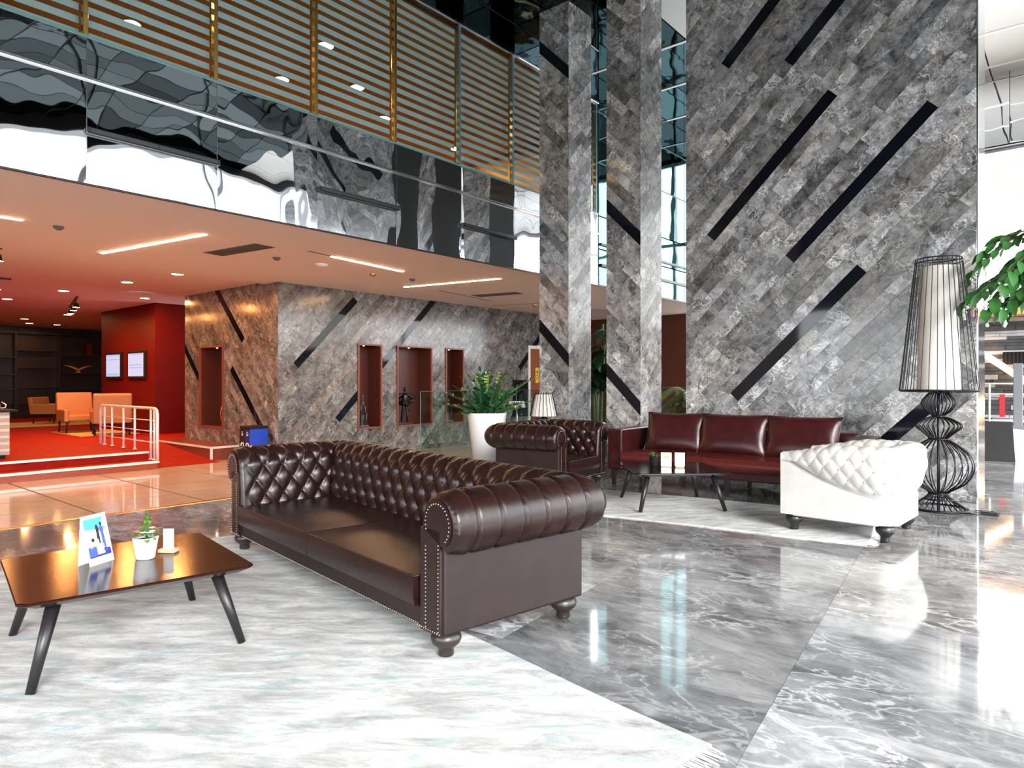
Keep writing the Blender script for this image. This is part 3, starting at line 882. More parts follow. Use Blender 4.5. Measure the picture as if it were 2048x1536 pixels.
def pillow(loc, rz, tilt, w, h, label):
    t = .17
    n = 22
    mb = MB()
    def shape(side):
        def P(i, j):
            a, b = i/(n-1)*2-1, j/(n-1)*2-1
            ed = (1-abs(a)**3.2)*(1-abs(b)**3.2)
            pin = 1 - .055*(1-abs(a)**2.0)*abs(b)**4 ; pin2 = 1 - .07*(1-abs(b)**2.0)*abs(a)**4
            wr = .006*math.sin(13*a+5*b+w*30)*(abs(a)**2)*max(0, 1-abs(b))
            return (a*w/2*pin2, side*(t/2*max(0, ed)**.55 + wr*(1 if ed > .02 else 0)), (b*h/2*pin) + h/2)
        return P
    mb.grid(shape(-1), n, n); mb.grid(shape(1), n, n, True)
    o = mb.build('cushion', 'oxblood_dark', None, True)
    pts = []
    P = shape(1)
    for i in range(n): pts.append(P(i, 0))
    for j in range(1, n): pts.append(P(n-1, j))
    for i in range(n-2, -1, -1): pts.append(P(i, n-1))
    for j in range(n-2, -1, -1): pts.append(P(0, j))
    MB().tube([(p[0], 0, p[2]) for p in pts], .006, 6, False).build('piping', 'oxblood_dark', o, True)
    o.location = loc; o.rotation_euler = (R(tilt), 0, R(rz))
    tag(o, label, 'cushion', 'cushions on the long sofa')
    return o
pillow((-3.86, 7.66, .43), 6, -20, .76, .50, 'oxblood leather cushion at the left end of the long sofa')
pillow((-3.14, 7.69, .43), 3, -20, .82, .50, 'oxblood leather cushion in the middle of the long sofa')
pillow((-2.36, 7.72, .43), 3, -20, .80, .50, 'oxblood leather cushion at the right end of the sofa, behind the white armchair')

# ---------------------------------------------------------------- white armchair, tufted outside
def white_chair():
    root = empty('white_armchair', (-1.53, 6.42, 0.0135), R(-3), 'white leather tub armchair with button tufting on the outside, turned away', 'armchair')
    LX, LY, RC = .45, .43, .16     # half length (x, front at -x), half width (y), corner radius
    # outer path: from front of near arm (-y side) to back (+x) to front of far arm
    path = []
    def seg(a, b, n, nrm):
        for i in range(n): path.append((lerp(a[0], b[0], i/n), lerp(a[1], b[1], i/n), *nrm))
    seg((-LX, -LY), (LX-RC, -LY), 64, (0, -1))
    for i in range(18):
        a = R(-90+90*i/18); path.append((LX-RC+RC*math.cos(a), -LY+RC+RC*math.sin(a), math.cos(a), math.sin(a)))
    seg((LX, -LY+RC), (LX, LY-RC), 48, (1, 0))
    for i in range(18):
        a = R(90*i/18); path.append((LX-RC+RC*math.cos(a), LY-RC+RC*math.sin(a), math.cos(a), math.sin(a)))
    seg((LX-RC, LY), (-LX, LY), 64, (0, 1)); path.append((-LX, LY, 0, 1))
    L = [0.0]
    for i in range(1, len(path)): L.append(L[-1]+math.dist(path[i][:2], path[i-1][:2]))
    tot = L[-1]; T = .15; zb = .135
    nv = 84
    def station(i):
        l = min(L[i], tot-L[i]); f = sstep(0, 2*LX-.1, l)
        ztop = lerp(.67, .75, sstep(0.0, .55, l))
        zsw = lerp(.665, .345, 1-(1-min(1, l/.85))**2.0)
        return l, ztop, zsw
    def P(i, j):
        x, y, nx, ny = path[i]; l, ztop, zsw = station(i)
        bul = .055*sstep(0, .45, l)+.012
        zr = ztop - .075
        # profile parts: lower wall, bulged wall, top round, inner wall
        if j < 14:
            t = j/14; o, z, h = 0.0, lerp(zb, zsw, t), 0; 
            if t > .9: o = -.004*(t-.9)/.1
        elif j < 46:
            t = (j-14)/32; z = lerp(zsw, zr, t); o = bul*math.sin(min(1, t*1.25)*math.pi/2)
            s = L[i]/.125; tt = (z-.40)/(2*.085); h = .014*tuft(s, tt)*sstep(0, .18, t)*sstep(0, .10, l)
            o += h - .008
        elif j < 70:
            a = math.pi*(j-46)/24; rr = (T+bul)/2; cx = bul - rr
            s = L[i]/.125; tt = (zr-.40+ (j-46)/24*.19)/(2*.085)
            h = .012*tuft(s, tt)*sstep(0, .10, l)
            o = cx + (rr+h-.008*(1-(j-46)/24))*math.cos(a); z = zr + (.075+h)*math.sin(a)
        else:
            t = (j-70)/13; o = -T; z = lerp(zr, .36, t)
        return (x+nx*o, y+ny*o, z)
    mb = MB().grid(P, len(path), nv)
    sh = mb.build('tufted_shell', 'white_leather', root, True)
    # arm fronts
    for i in (0, len(path)-1):
        pts = [P(i, j) for j in range(nv)]
        x, y, nx, ny = path[i]
        pts += [(x-nx*T, y-ny*T, zb)]
        c = (x - nx*T/2, y-ny*T/2, .45)
        vs = [(c[0]-.004, c[1], c[2])]+[(p[0], p[1], p[2]) for p in pts]; n = len(pts)
        MB().add(vs, [(0, k, k % n+1) for k in range(1, n+1)]).build('arm_front', 'white_leather', root)
    MB().rbox((-LX+.006, -LY+.03, zb-.01), (LX-.10, LY-.03, .36), .02).rbox((-LX+.1, -LY+.008, zb-.01), (LX-.13, LY-.008, zb+.05), .006).rbox((LX-.2, -LY+.12, zb-.01), (LX-.01, LY-.12, zb+.05), .006).build('base', 'white_leather', root)
    MB().rbox((-LX-.005, -LY+T+.005, .36), (LX-T-.005, LY-T-.005, .46), .03, 3).build('seat_cushion', 'white_leather', root)
    bt = MB()
    for i, (x, y, nx, ny) in enumerate(path):
        pass
    for row in range(-1, 5):
        z = .40 + row*.085
        for k in range(40):
            u = (k + (0 if row % 2 == 0 else .5))*.125
            if u > tot: break
            i = min(range(len(path)), key=lambda q: abs(L[q]-u)); l, ztop, zsw = station(i)
            if z > zsw+.045 and z < ztop-.08 and l > .1:
                t = (z-zsw)/(ztop-.075-zsw); j = 14+int(t*32); p = P(i, j); bt.ball(p, .009, 8, 5)
    tag(bt.build('upholstery_buttons', 'white_button', root, True), kind='stuff')
    pp = [P(i, 14) for i in range(3, len(path)-3)]
    MB().tube(pp, .004, 6).build('seam_piping', 'white_button', root, True)
    for x, y in ((-LX+.09, -LY+.08), (LX-.10, -LY+.10), (LX-.10, LY-.10), (-LX+.09, LY-.08)):
        bun_foot(MB(), (x, y, 0), .14, .070).build('foot', 'black_wood', root, True)
    return root
white_chair()

# ---------------------------------------------------------------- coffee tables
def coffee_table(loc, rz, top_m, label):
    t = empty('coffee_table', loc, rz, label, 'table', 'low square coffee tables')
    h, H, zt = .475, .425, .385
    mb = MB()
    ch = .035
    def oct_(r, z, c): return [(r-c, -r, z), (r, -r+c, z), (r, r-c, z), (r-c, r, z), (-r+c, r, z), (-r, r-c, z), (-r, -r+c, z), (-r+c, -r, z)]
    rings = [oct_(h-.004, zt, ch), oct_(h, zt-.005, ch), oct_(h, zt-.012, ch), oct_(h-.045, zt-.036, ch*.7)]
    vs = [v for r_ in rings for v in r_]
    fs = [tuple(range(8)), tuple(range(24, 32))[::-1]] + [(a*8+(i+1) % 8, a*8+i, (a+1)*8+i, (a+1)*8+(i+1) % 8) for a in range(3) for i in range(8)]
    mb.add(vs, fs)
    mb.build('tabletop', top_m, t)
    for sx in (-1, 1):
        for sy in (-1, 1):
            lg = MB().tube([(sx*(H-.095), sy*(H-.095), zt-.035), (sx*H, sy*H, 0)], [.030, .019], 16); lg.v = [(a, b, max(0.0005, c)) for a, b, c in lg.v]; lg.build('leg', 'black_wood', t, True)
    return t
coffee_table((-3.645, 1.335, 0.0135), R(-9.6), 'table_lacquer', 'low square coffee table with red-brown top and black splayed legs, front left')
coffee_table((-3.28, 6.47, 0.0135), R(-46.7), 'table_black', 'low square black coffee table in front of the long sofa')

# ---------------------------------------------------------------- rugs
def rug_mat(name, seed, teal):
    m, nt, b = new_mat(name); L = nt.links
    tc = N(nt, 'ShaderNodeTexCoord')
    m0 = N(nt, 'ShaderNodeMapping'); m0.inputs['Rotation'].default_value = (0, 0, R(-46)); L.new(tc.outputs['Object'], m0.inputs['Vector'])
    mp = N(nt, 'ShaderNodeMapping'); mp.inputs['Scale'].default_value = (1.3, 4.6, 1); mp.inputs['Location'].default_value = (seed, seed*2, 0); L.new(m0.outputs[0], mp.inputs['Vector'])
    n1 = N(nt, 'ShaderNodeTexNoise'); n1.inputs['Scale'].default_value = 2.0; n1.inputs['Detail'].default_value = 11; n1.inputs['Roughness'].default_value = .76; n1.inputs['Distortion'].default_value = .4; L.new(mp.outputs[0], n1.inputs['Vector'])
    n2 = N(nt, 'ShaderNodeTexNoise'); n2.inputs['Scale'].default_value = 3.4; n2.inputs['Detail'].default_value = 9; n2.inputs['Roughness'].default_value = .78; n2.inputs['Distortion'].default_value = .6; L.new(mp.outputs[0], n2.inputs['Vector'])
    r1 = ramp(nt, [(0.32, (.28, .275, .27)), (0.47, (.50, .50, .495)), (0.62, (.74, .75, .74))], n1.outputs['Fac'])
    r2 = ramp(nt, [(0.53, (0, 0, 0)), (0.68, (1, 1, 1))], n2.outputs['Fac'])
    mx = N(nt, 'ShaderNodeMix', data_type='RGBA'); L.new(r2.outputs['Color'], mx.inputs[0]); L.new(r1.outputs['Color'], mx.inputs[6]); mx.inputs[7].default_value = (*teal, 1)
    L.new(mx.outputs[2], b.inputs['Base Color']); b.inputs['Roughness'].default_value = .95; b.inputs['Specular IOR Level'].default_value = .1
    n3 = N(nt, 'ShaderNodeTexNoise'); n3.inputs['Scale'].default_value = 260; n3.inputs['Detail'].default_value = 2; L.new(tc.outputs['Object'], n3.inputs['Vector'])
    bp = N(nt, 'ShaderNodeBump'); bp.inputs['Strength'].default_value = .5; bp.inputs['Distance'].default_value = .004; L.new(n3.outputs['Fac'], bp.inputs['Height']); L.new(bp.outputs['Normal'], b.inputs['Normal'])
rug_mat('rug_pale', 3.0, (.27, .46, .49))
rug_mat('rug_teal', 11.0, (.42, .56, .55))
mat('fringe_wool', (.74, .74, .72), .95, bump=(200, .3))
def rug(loc, rz, x0, x1, y0, y1, m, label, fr):
    rt = empty('area_rug', loc, rz, label, 'rug')
    nx, ny = 60, 40
    mb = MB()
    rn = random.Random(4)
    def P(i, j):
        a, b = i/(nx-1), j/(ny-1)
        x, y = lerp(x0, x1, a), lerp(y0, y1, b)
        ex = .012*math.sin(y*4.1)*(1 if a in (0, 1) else 0); ey = .010*math.sin(x*3.3)*(1 if b in (0, 1) else 0)
        z = .010 + (.0012*math.sin(x*5+y*3))
        return (x+ex, y+ey, z)
    mb.grid(P, nx, ny)
    ring = [P(i, 0) for i in range(nx)] + [P(nx-1, j) for j in range(1, ny)] + [P(i, ny-1) for i in range(nx-2, -1, -1)] + [P(0, j) for j in range(ny-2, 0, -1)]
    n = len(ring); vs = ring + [(p[0], p[1], .0008) for p in ring]
    mb.add(vs, [((i+1) % n, i, n+i, n+(i+1) % n)[::-1] for i in range(n)])
    mb.build('pile', m, rt, True)
    f = MB()
    for side in fr:
        xe = x0 if side < 0 else x1
        y = y0+.01
        while y < y1-.01:
            l = rn.uniform(.05, .085); d = rn.uniform(-.02, .02); w = rn.uniform(.002, .004)
            f.tube([(xe, y, .008), (xe+side*l*.5, y+d*.4, .007), (xe+side*l, y+d, .004)], [w, w, w*.6], 4)
            y += rn.uniform(.009, .015)
    tag(f.build('fringe', 'fringe_wool', rt), kind='stuff')
    return rt
rug((-1.0, 2.29, 0), R(-7.8), -4.45, 0, -4.6, 0, 'rug_pale', 'large pale grey and teal rug under the front sofa and coffee table', (1,))
rug((-1.29, 5.88, 0), R(8.5), -4.3, 0, 0, 1.42, 'rug_teal', 'pale teal-grey rug with fringed end under the black coffee table', (1,))
# ---------------------------------------------------------------- more materials
mat('lamp_wire', (0.008, 0.008, 0.010), 0.35, 0.5, bump=(40, .03))
mat('lamp_shade', (0.62, 0.59, 0.54), 0.8, bump=(90, .1), var=(8, .03))
mat('planter_white', (0.80, 0.80, 0.79), 0.35, var=(3, .02))
mat('terracotta', (0.50, 0.12, 0.05), 0.6, var=(8, .15))
mat('soil', (0.03, 0.02, 0.012), 0.95, bump=(60, .8))
mat('leaf_dark', (0.012, 0.055, 0.020), 0.28, var=(14, .4))
mat('leaf_mid', (0.030, 0.12, 0.025), 0.35, var=(14, .4))
mat('leaf_fresh', (0.10, 0.24, 0.04), 0.4, var=(14, .4))
mat('leaf_lime', (0.30, 0.42, 0.04), 0.4, var=(14, .3))
mat('stem_green', (0.06, 0.14, 0.03), 0.45, var=(20, .3))
mat('flower_white', (0.85, 0.84, 0.80), 0.6, var=(20, .08))
mat('flower_pink', (0.75, 0.45, 0.42), 0.6, var=(20, .1))
mat('bark', (0.08, 0.05, 0.03), 0.85, bump=(40, .6))
mat('bronze', (0.035, 0.028, 0.024), 0.28, 0.8, bump=(25, .3))
mat('patina_steel', (0.10, 0.14, 0.15), 0.35, 0.7, bump=(25, .3))
mat('gold_shell', (0.70, 0.34, 0.10), 0.3, 0.7, bump=(18, .6))
mat('door_wood', (0.28, 0.075, 0.030), 0.35, var=(10, .2))
mat('frame_white', (0.80, 0.79, 0.77), 0.4, var=(6, .03))
mat('sign_yellow', (0.80, 0.62, 0.01), 0.5, var=(6, .03))
mat('ink_black', (0.02, 0.02, 0.025), 0.6, var=(6, .1))
mat('card_white', (0.84, 0.84, 0.83), 0.5, var=(6, .02))
mat('ink_blue', (0.03, 0.04, 0.32), 0.5, var=(6, .1))
mat('ink_sky', (0.08, 0.42, 0.75), 0.5, var=(6, .1))
mat('ink_cobalt', (0.06, 0.11, 0.55), 0.5, var=(6, .1))
mat('ink_pale', (0.55, 0.74, 0.82), 0.5, var=(6, .06))
mat('ink_lilac', (0.62, 0.55, 0.74), 0.5, var=(6, .06))
mat('ink_grey', (0.35, 0.33, 0.33), 0.5, var=(6, .1))
mat('ink_orange', (0.72, 0.30, 0.10), 0.5, var=(6, .1))
mat('pale_wood', (0.66, 0.46, 0.27), 0.5, var=(16, .15))
mat('ceramic_white', (0.85, 0.85, 0.84), 0.2, var=(5, .02))
mat('bin_black', (0.014, 0.013, 0.013), 0.6, spec=.15, var=(5, .1))
mat('bin_navy', (0.012, 0.016, 0.10), 0.4, var=(5, .1))
mat('bin_blue', (0.010, 0.050, 0.42), 0.35, var=(5, .08))
mat('brown_disc', (0.20, 0.10, 0.06), 0.5, var=(5, .1))
mat('blue_disc', (0.10, 0.30, 0.50), 0.5, var=(5, .1))
mat('tan_leather', (0.44, 0.20, 0.075), 0.5, bump=(120, .1), var=(6, .1))
mat('counter_stripe', (0.55, 0.47, 0.40), 0.5, var=(10, .08))
mat('counter_stripe_dark', (0.38, 0.30, 0.26), 0.5, var=(10, .08))
mat('sand_rug', (0.62, 0.45, 0.22), 0.9, bump=(200, .4), var=(6, .1))
mat('screen_glow', (0.1, 0.1, 0.12), 0.3, emit=(0.62, 0.68, 0.95), estr=0.34)
mat('screen_band', (0.1, 0.1, 0.12), 0.3, emit=(0.30, 0.38, 0.62), estr=0.3)
mat('vent_grey', (0.12, 0.10, 0.09), 0.6, var=(5, .1))
mat('stone_slate', (0.05, 0.053, 0.058), 0.6, bump=(30, .6), var=(7, .7))
mat('stone_pale', (0.36, 0.37, 0.38), 0.6, bump=(30, .6), var=(7, .4))
mat('cream_louvre', (0.80, 0.74, 0.62), 0.6, var=(3, .05))
mat('orange_soffit', (0.85, 0.42, 0.12), 0.5, var=(3, .08))
mat('beam_glow', (1, .7, .4), 0.5, emit=(1.0, 0.62, 0.34), estr=2.2)
mat('post_grey', (0.16, 0.17, 0.18), 0.5, var=(6, .1))
mat('concrete', (0.62, 0.62, 0.61), 0.7, var=(5, .15), bump=(30, .2))
mat('red_plastic', (0.60, 0.02, 0.03), 0.4, var=(6, .05))
mat('pale_tint', (0.80, 0.80, 0.84), 0.1, 1.0, bump=(8, .05))

# ---------------------------------------------------------------- display niches and what stands in them
def niche(name_lab, o, ua, nrm, u0, u1, v0, v1, dep=.42):
    """wood-lined box let into the wall; local frame: ua across, nrm towards the room"""
    o, ua, nrm = Vector(o), Vector(ua), Vector(nrm); va = Vector((0, 0, 1))
    M = Matrix(((*ua, 0), (*nrm, 0), (*va, 0), (0, 0, 0, 1))).transposed(); M.translation = o
    e = empty('display_niche', (0, 0, 0), 0, name_lab, 'niche', 'wood-lined display niches')
    f = .035
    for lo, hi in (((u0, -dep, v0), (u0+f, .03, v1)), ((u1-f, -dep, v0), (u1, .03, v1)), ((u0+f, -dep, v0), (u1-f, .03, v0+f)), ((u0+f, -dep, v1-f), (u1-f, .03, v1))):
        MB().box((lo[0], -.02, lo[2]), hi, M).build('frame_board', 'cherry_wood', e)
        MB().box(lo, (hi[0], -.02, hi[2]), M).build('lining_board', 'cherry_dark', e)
    MB().box((u0, -dep-.02, v0), (u1, -dep, v1), M).build('back_panel', 'cherry_dark', e)  # lining darker than the frame: niche shade put into the colour
    MB().lathe([(.016, 0), (.016, .006)], 12, M @ Vector(((u0+u1)/2-.05, -.14, v1-f-.007))).build('spotlight', 'downlight_glow', e)
    return e
niche('narrow red wood niche in the grey wall, leftmost of the three', (XN, 0, 0), (0, 1, 0), (1, 0, 0), *nich[0])
niche('wide red wood niche in the grey wall, holding a standing figure', (XN, 0, 0), (0, 1, 0), (1, 0, 0), *nich[1])
niche('narrow red wood niche in the grey wall, behind the potted plant', (XN, 0, 0), (0, 1, 0), (1, 0, 0), *nich[2])
niche('tall red wood niche in the brown-lit wall, holding a gold shell', (0, YN, 0), (1, 0, 0), (0, -1, 0), *nl[0])
def standing_figure(loc, rz):
    e = empty('bronze_sculpture', loc, rz, 'dark bronze standing figure with flared jacket in the wide niche', 'sculpture')
    MB().rbox((-.17, -.12, 0), (.17, .12, .045), .008).build('plinth', 'bronze', e)
    b = MB()
    b.tube([(-.075, .02, .04), (-.06, .01, .20), (-.035, 0, .36), (-.03, 0, .46)], [.020, .024, .034, .045], 10)
    b.tube([(.045, -.03, .04), (.06, -.03, .20), (.045, -.01, .36), (.03, 0, .46)], [.020, .024, .034, .045], 10)
    b.tube([(-.075, .02, .052), (-.085, -.05, .048)], [.018, .012], 8); b.tube([(.045, -.03, .052), (.05, -.10, .048)], [.018, .012], 8)
    b.tube([(0, 0, .44), (0, 0, .54), (0, .01, .64), (0, .01, .70)], [.062, .052, .078, .055], 14)
    b.tube([(0, .01, .69), (0, .005, .75)], .018, 8)
    b.ball((0, 0, .795), .042, 12, 8, (.85, 1, 1.2))
    b.tube([(.03, 0, .46), (.075, -.06, .40), (.095, -.08, .28)], [.02, .018, .012], 8)
    b.build('body', 'bronze', e, True)
    c = MB()
    for sx in (-1, 1):
        c.tube([(sx*.05, .01, .68), (sx*.15, .03, .63), (sx*.25, .05, .585), (sx*.20, .02, .55), (sx*.10, -.03, .50)], [.035, .045, .034, .032, .022], 10)
        c.tube([(sx*.06, .05, .66), (sx*.14, .075, .58), (sx*.16, .08, .50), (sx*.09, .06, .43)], [.03, .045, .04, .012], 10)
    c.lathe([(.06, .58), (.085, .52), (.115, .44), (.10, .425)], 16, (0, .01, 0), False)
    c.build('jacket', 'bronze', e)
    return e
standing_figure((XN-.21, 10.22, nich[1][2]+.036), R(55))
def sitting_figure(loc, rz, lab):
    e = empty('seated_sculpture', loc, rz, lab, 'sculpture', 'thin seated steel figures')
    MB().rbox((-.10, -.09, 0), (.10, .09, .03), .006).tube([(0, .02, .03), (0, .03, .26)], [.035, .05], 10).build('block', 'patina_steel', e)
    b = MB()
    b.tube([(0, .02, .27), (0, .01, .45), (0, .0, .56)], [.026, .012, .016], 8)
    b.tube([(0, 0, .46), (0, 0, .54)], [.030, .036], 10)
    b.tube([(0, 0, .56), (0, 0, .62)], .010, 8); b.ball((0, 0, .655), .024, 10, 7, (.8, 1, 1.3))
    for sx in (-1, 1):
        b.tube([(sx*.02, .02, .275), (sx*.055, -.10, .29), (sx*.02, -.085, .05)], [.016, .013, .009], 8)
        b.tube([(sx*.03, 0, .54), (sx*.05, -.01, .42), (sx*.04, -.06, .31)], [.010, .008, .007], 8)
    b.build('body', 'patina_steel', e, True)
    return e
sitting_figure((XN-.20, 9.03, nich[0][2]+.036), R(80), 'thin seated steel figure in the leftmost narrow niche')
sitting_figure((XN-.20, 11.58, nich[2][2]+.036), R(80), 'thin seated steel figure in the narrow niche behind the plant')
sh = MB()
for k in range(22):
    a0, a1 = 2*math.pi*k/22, 2*math.pi*(k+1)/22
    for rr0, rr1, d0, d1 in ((.02, .15, .06, .045), (.15, .27, .045, .0)):
        q = []
        for a, rr, d in ((a0+.02, rr0, d0), (a0+.02, rr1, d1), (a1-.02, rr1, d1), (a1-.02, rr0, d0)):
            q.append((rr*math.cos(a), -d, rr*math.sin(a)))
        sh.add(q + [(x, y+.02, z) for x, y, z in q], [(0,1,2,3),(7,6,5,4),(0,4,5,1),(1,5,6,2),(2,6,7,3),(3,7,4,0)])
so = sh.build('gold_shell', 'gold_shell'); so.location = (-13.87, YN+.17, .305+.036+.275); so.rotation_euler = (0, 0, R(-58))
tag(so, 'round gold shell-like bowl standing upright in the tall niche', 'ornament')

# door beside the niches
d1 = struct(MB().box((XN-.10, 14.55, ZC), (XN-.055, 15.41, 2.19)).build('door_1', 'door_wood'))
for lo, hi in (((XN-.06, 14.462, ZC), (XN+.02, 14.55, 2.278)), ((XN-.06, 15.41, ZC), (XN+.02, 15.498, 2.278)), ((XN-.06, 14.55, 2.19), (XN+.02, 15.41, 2.278))):
    MB().rbox(lo, hi, .006).build('door_frame', 'frame_white', d1)
MB().rbox((XN-.055, 14.62, .70), (XN-.02, 14.65, .86), .006).build('door_handle', 'steel', d1)
st = empty('warning_sticker', (XN-.054, 14.86, 1.25), 0, 'yellow warning sticker on the red wooden door', 'sticker')
MB().box((0, 0, 0), (.004, .14, .42)).build('sheet', 'sign_yellow', st)
MB().prism([(.03, .27), (.11, .27), (.07, .37)], (.004, 0, 0), (0, 1, 0), (0, 0, 1), (.001, 0, 0)).box((.004, .025, .20), (.005, .115, .225)).box((.004, .025, .15), (.005, .115, .17)).box((.004, .025, .10), (.005, .10, .12)).build('printed_marks', 'ink_black', st)
ex = empty('door_sign', (XN+.0, 14.80, 2.205), 0, 'small pale sign above the red wooden door', 'sign')
MB().rbox((.02, 0, 0), (.05, .3, .085), .004).build('plate', 'card_white', ex)
scn = empty('wall_screen', (XN, 13.80, .34), 0, 'black wall panel between the niches and the red door', 'screen')
MB().rbox((0, 0, 0), (.05, .60, .99), .008).build('casing', 'bin_black', scn)
MB().box((.05, .02, .03), (.053, .58, .96)).build('glass_face', 'black_glass', scn)
MB().lathe([(.012, 0), (.012, .004)], 10, (0, 0, 0), True, Matrix.Translation((.053, .32, .06)) @ Matrix.Rotation(R(90), 4, 'Y')).build('mark', 'card_white', scn)
# notice on a thin stand behind the balustrade
ns = empty('notice_stand', (-9.55, 11.52, ZC), R(50), 'small white notice on a thin pole behind the planter', 'sign')
MB().lathe([(.13, 0), (.13, .012), (.02, .02)], 20).build('base', 'steel', ns, False)
MB().tube([(0, 0, .01), (0, 0, 1.02)], .012, 8).build('pole', 'steel', ns, True)
Mn = Matrix.Translation((0, 0, 1.05)) @ Matrix.Rotation(R(35), 4, 'X')
MB().rbox((-.17, -.12, -.006), (.17, .12, .006), .003, 1, Mn).build('plate', 'card_white', ns)
MB().box((-.12, .0, .0062), (.0, .08, .007), Mn).box((-.12, -.04, .0062), (.12, -.02, .007), Mn).box((-.12, -.08, .0062), (.10, -.065, .007), Mn).build('printed_marks', 'ink_grey', ns)

# ---------------------------------------------------------------- glass balustrade along the lounge edge
bal_lab = ['clear glass balustrade panel behind the planter, with a free left edge', 'clear glass balustrade panel behind the small table lamp', 'clear glass balustrade panel beyond the columns', 'clear glass balustrade panel, farthest along the floor edge']
for k, (a, b) in enumerate(((6.52, 8.62), (8.66, 10.7), (10.74, 12.8), (12.84, 14.9))):
    e = empty('glass_balustrade', (XF+.055, a, 0), 0, bal_lab[k], 'balustrade', 'glass balustrade panels')
    MB().box((-.006, 0, .06), (.006, b-a, 1.15)).build('pane', 'balustrade_glass', e)
    MB().box((-.0065, -.003, .06), (.0065, 0, 1.15)).box((-.0065, 0, 1.15), (.0065, b-a, 1.153)).build('polished_edge', 'glass_edge', e)
    MB().rbox((-.03, 0, 0), (.03, b-a, .06), .004).build('shoe_channel', 'steel', e)

# ---------------------------------------------------------------- plants
def leaf_verts(mb, base, d, up, l, w, fold=.25, droop=.2, n=4):
    d = Vector(d).normalized(); up = Vector(up)
    sd = d.cross(up)
    if sd.length < 1e-4: sd = d.orthogonal()
    sd.normalize(); nm = sd.cross(d).normalized(); base = Vector(base)
    vs = []
    for i in range(n+1):
        t = i/n; c = base + d*(l*t) - Vector((0, 0, 1))*(droop*l*t*t)
        ww = w*math.sin(math.pi*min(1, (t*.92+.06)))**.8*.5
        vs += [c + sd*ww + nm*(fold*ww), c, c - sd*ww + nm*(fold*ww)]
    fs = []
    for i in range(n):
        fs += [(i*3, i*3+1, i*3+4, i*3+3), (i*3+1, i*3+2, i*3+5, i*3+4)]
    mb.add(vs, fs)
def zz_plant():
    e = empty('potted_plant', (-6.86, 7.56, 0), 0, 'leafy dark green plant in a tall white tapered planter', 'plant')
    MB().lathe([(.25, 0), (.27, .02), (.275, .035)], 36, (0, 0, 0)).build('saucer', 'terracotta', e, True)
    MB().lathe([(.195, .03), (.20, .032), (.295, .80), (.30, .82), (.285, .822), (.28, .74)], 44, (0, 0, 0), False).build('planter', 'planter_white', e, True)
    MB().lathe([(.0, .745), (.283, .745)], 30, (0, 0, 0), False).build('soil', 'soil', e)
    rn = random.Random(12)
    def frond(az, lean, L, m, nl, ll):
        mb = MB(); mb.cur = 0
        pts = []; p = Vector((rn.uniform(-.12, .12), rn.uniform(-.12, .12), .74)); d = Vector((math.cos(az)*math.sin(lean), math.sin(az)*math.sin(lean), math.cos(lean)))
        n = 10
        for i in range(n+1):
            pts.append(p.copy()); p = p + d*(L/n); d = (d + Vector((math.cos(az), math.sin(az), -.25))*.05*lean).normalized()
        mb.tube(pts, [lerp(.012, .004, i/n) for i in range(n+1)], 6)
        mb.cur = 1
        sdv = Vector((-math.sin(az), math.cos(az), 0))
        for k in range(nl):
            t = .22 + .78*k/nl; i = min(n-1, int(t*n)); q = pts[i].lerp(pts[i+1], t*n-i); td = (pts[i+1]-pts[i]).normalized()
            for sg in (-1, 1):
                s_ = lerp(1, .75, t)
                nn_ = td.cross(sdv); nn_ = nn_ if nn_.z > 0 else -nn_
                leaf_verts(mb, q, td*.5 + sdv*sg*.9 + nn_*rn.uniform(.1, .7), nn_ + Vector((rn.uniform(-.6, .6), rn.uniform(-.6, .6), 0)), ll*s_*rn.uniform(.85, 1.1), ll*.60*s_, .15, .05, 4)
        leaf_verts(mb, pts[-1], d, Vector((0, 0, 1)), ll*.8, ll*.35, .2, .1, 3)
        mb.build('frond', None, e, True, ['stem_green', m])
    for k in range(20):
        frond(k*2.399+.3, rn.uniform(.25, 1.2), rn.uniform(.50, .80), 'leaf_dark' if k % 4 else 'leaf_mid', 7, .14)
    for az, ln in ((2.4, .05), (.8, .10), (1.4, .2), (2.9, .3)):
        frond(az, ln, rn.uniform(.66, .80), 'leaf_lime', 12, .06)
    frond(.72, .78, 1.0, 'leaf_dark', 13, .11); frond(3.6, .95, .85, 'leaf_dark', 11, .11); frond(3.9, 1.15, .8, 'leaf_dark', 11, .11); frond(4.6, 1.3, .5, 'leaf_dark', 8, .12); frond(.5, 1.1, .8, 'leaf_dark', 11, .11)
    return e
zz_plant()
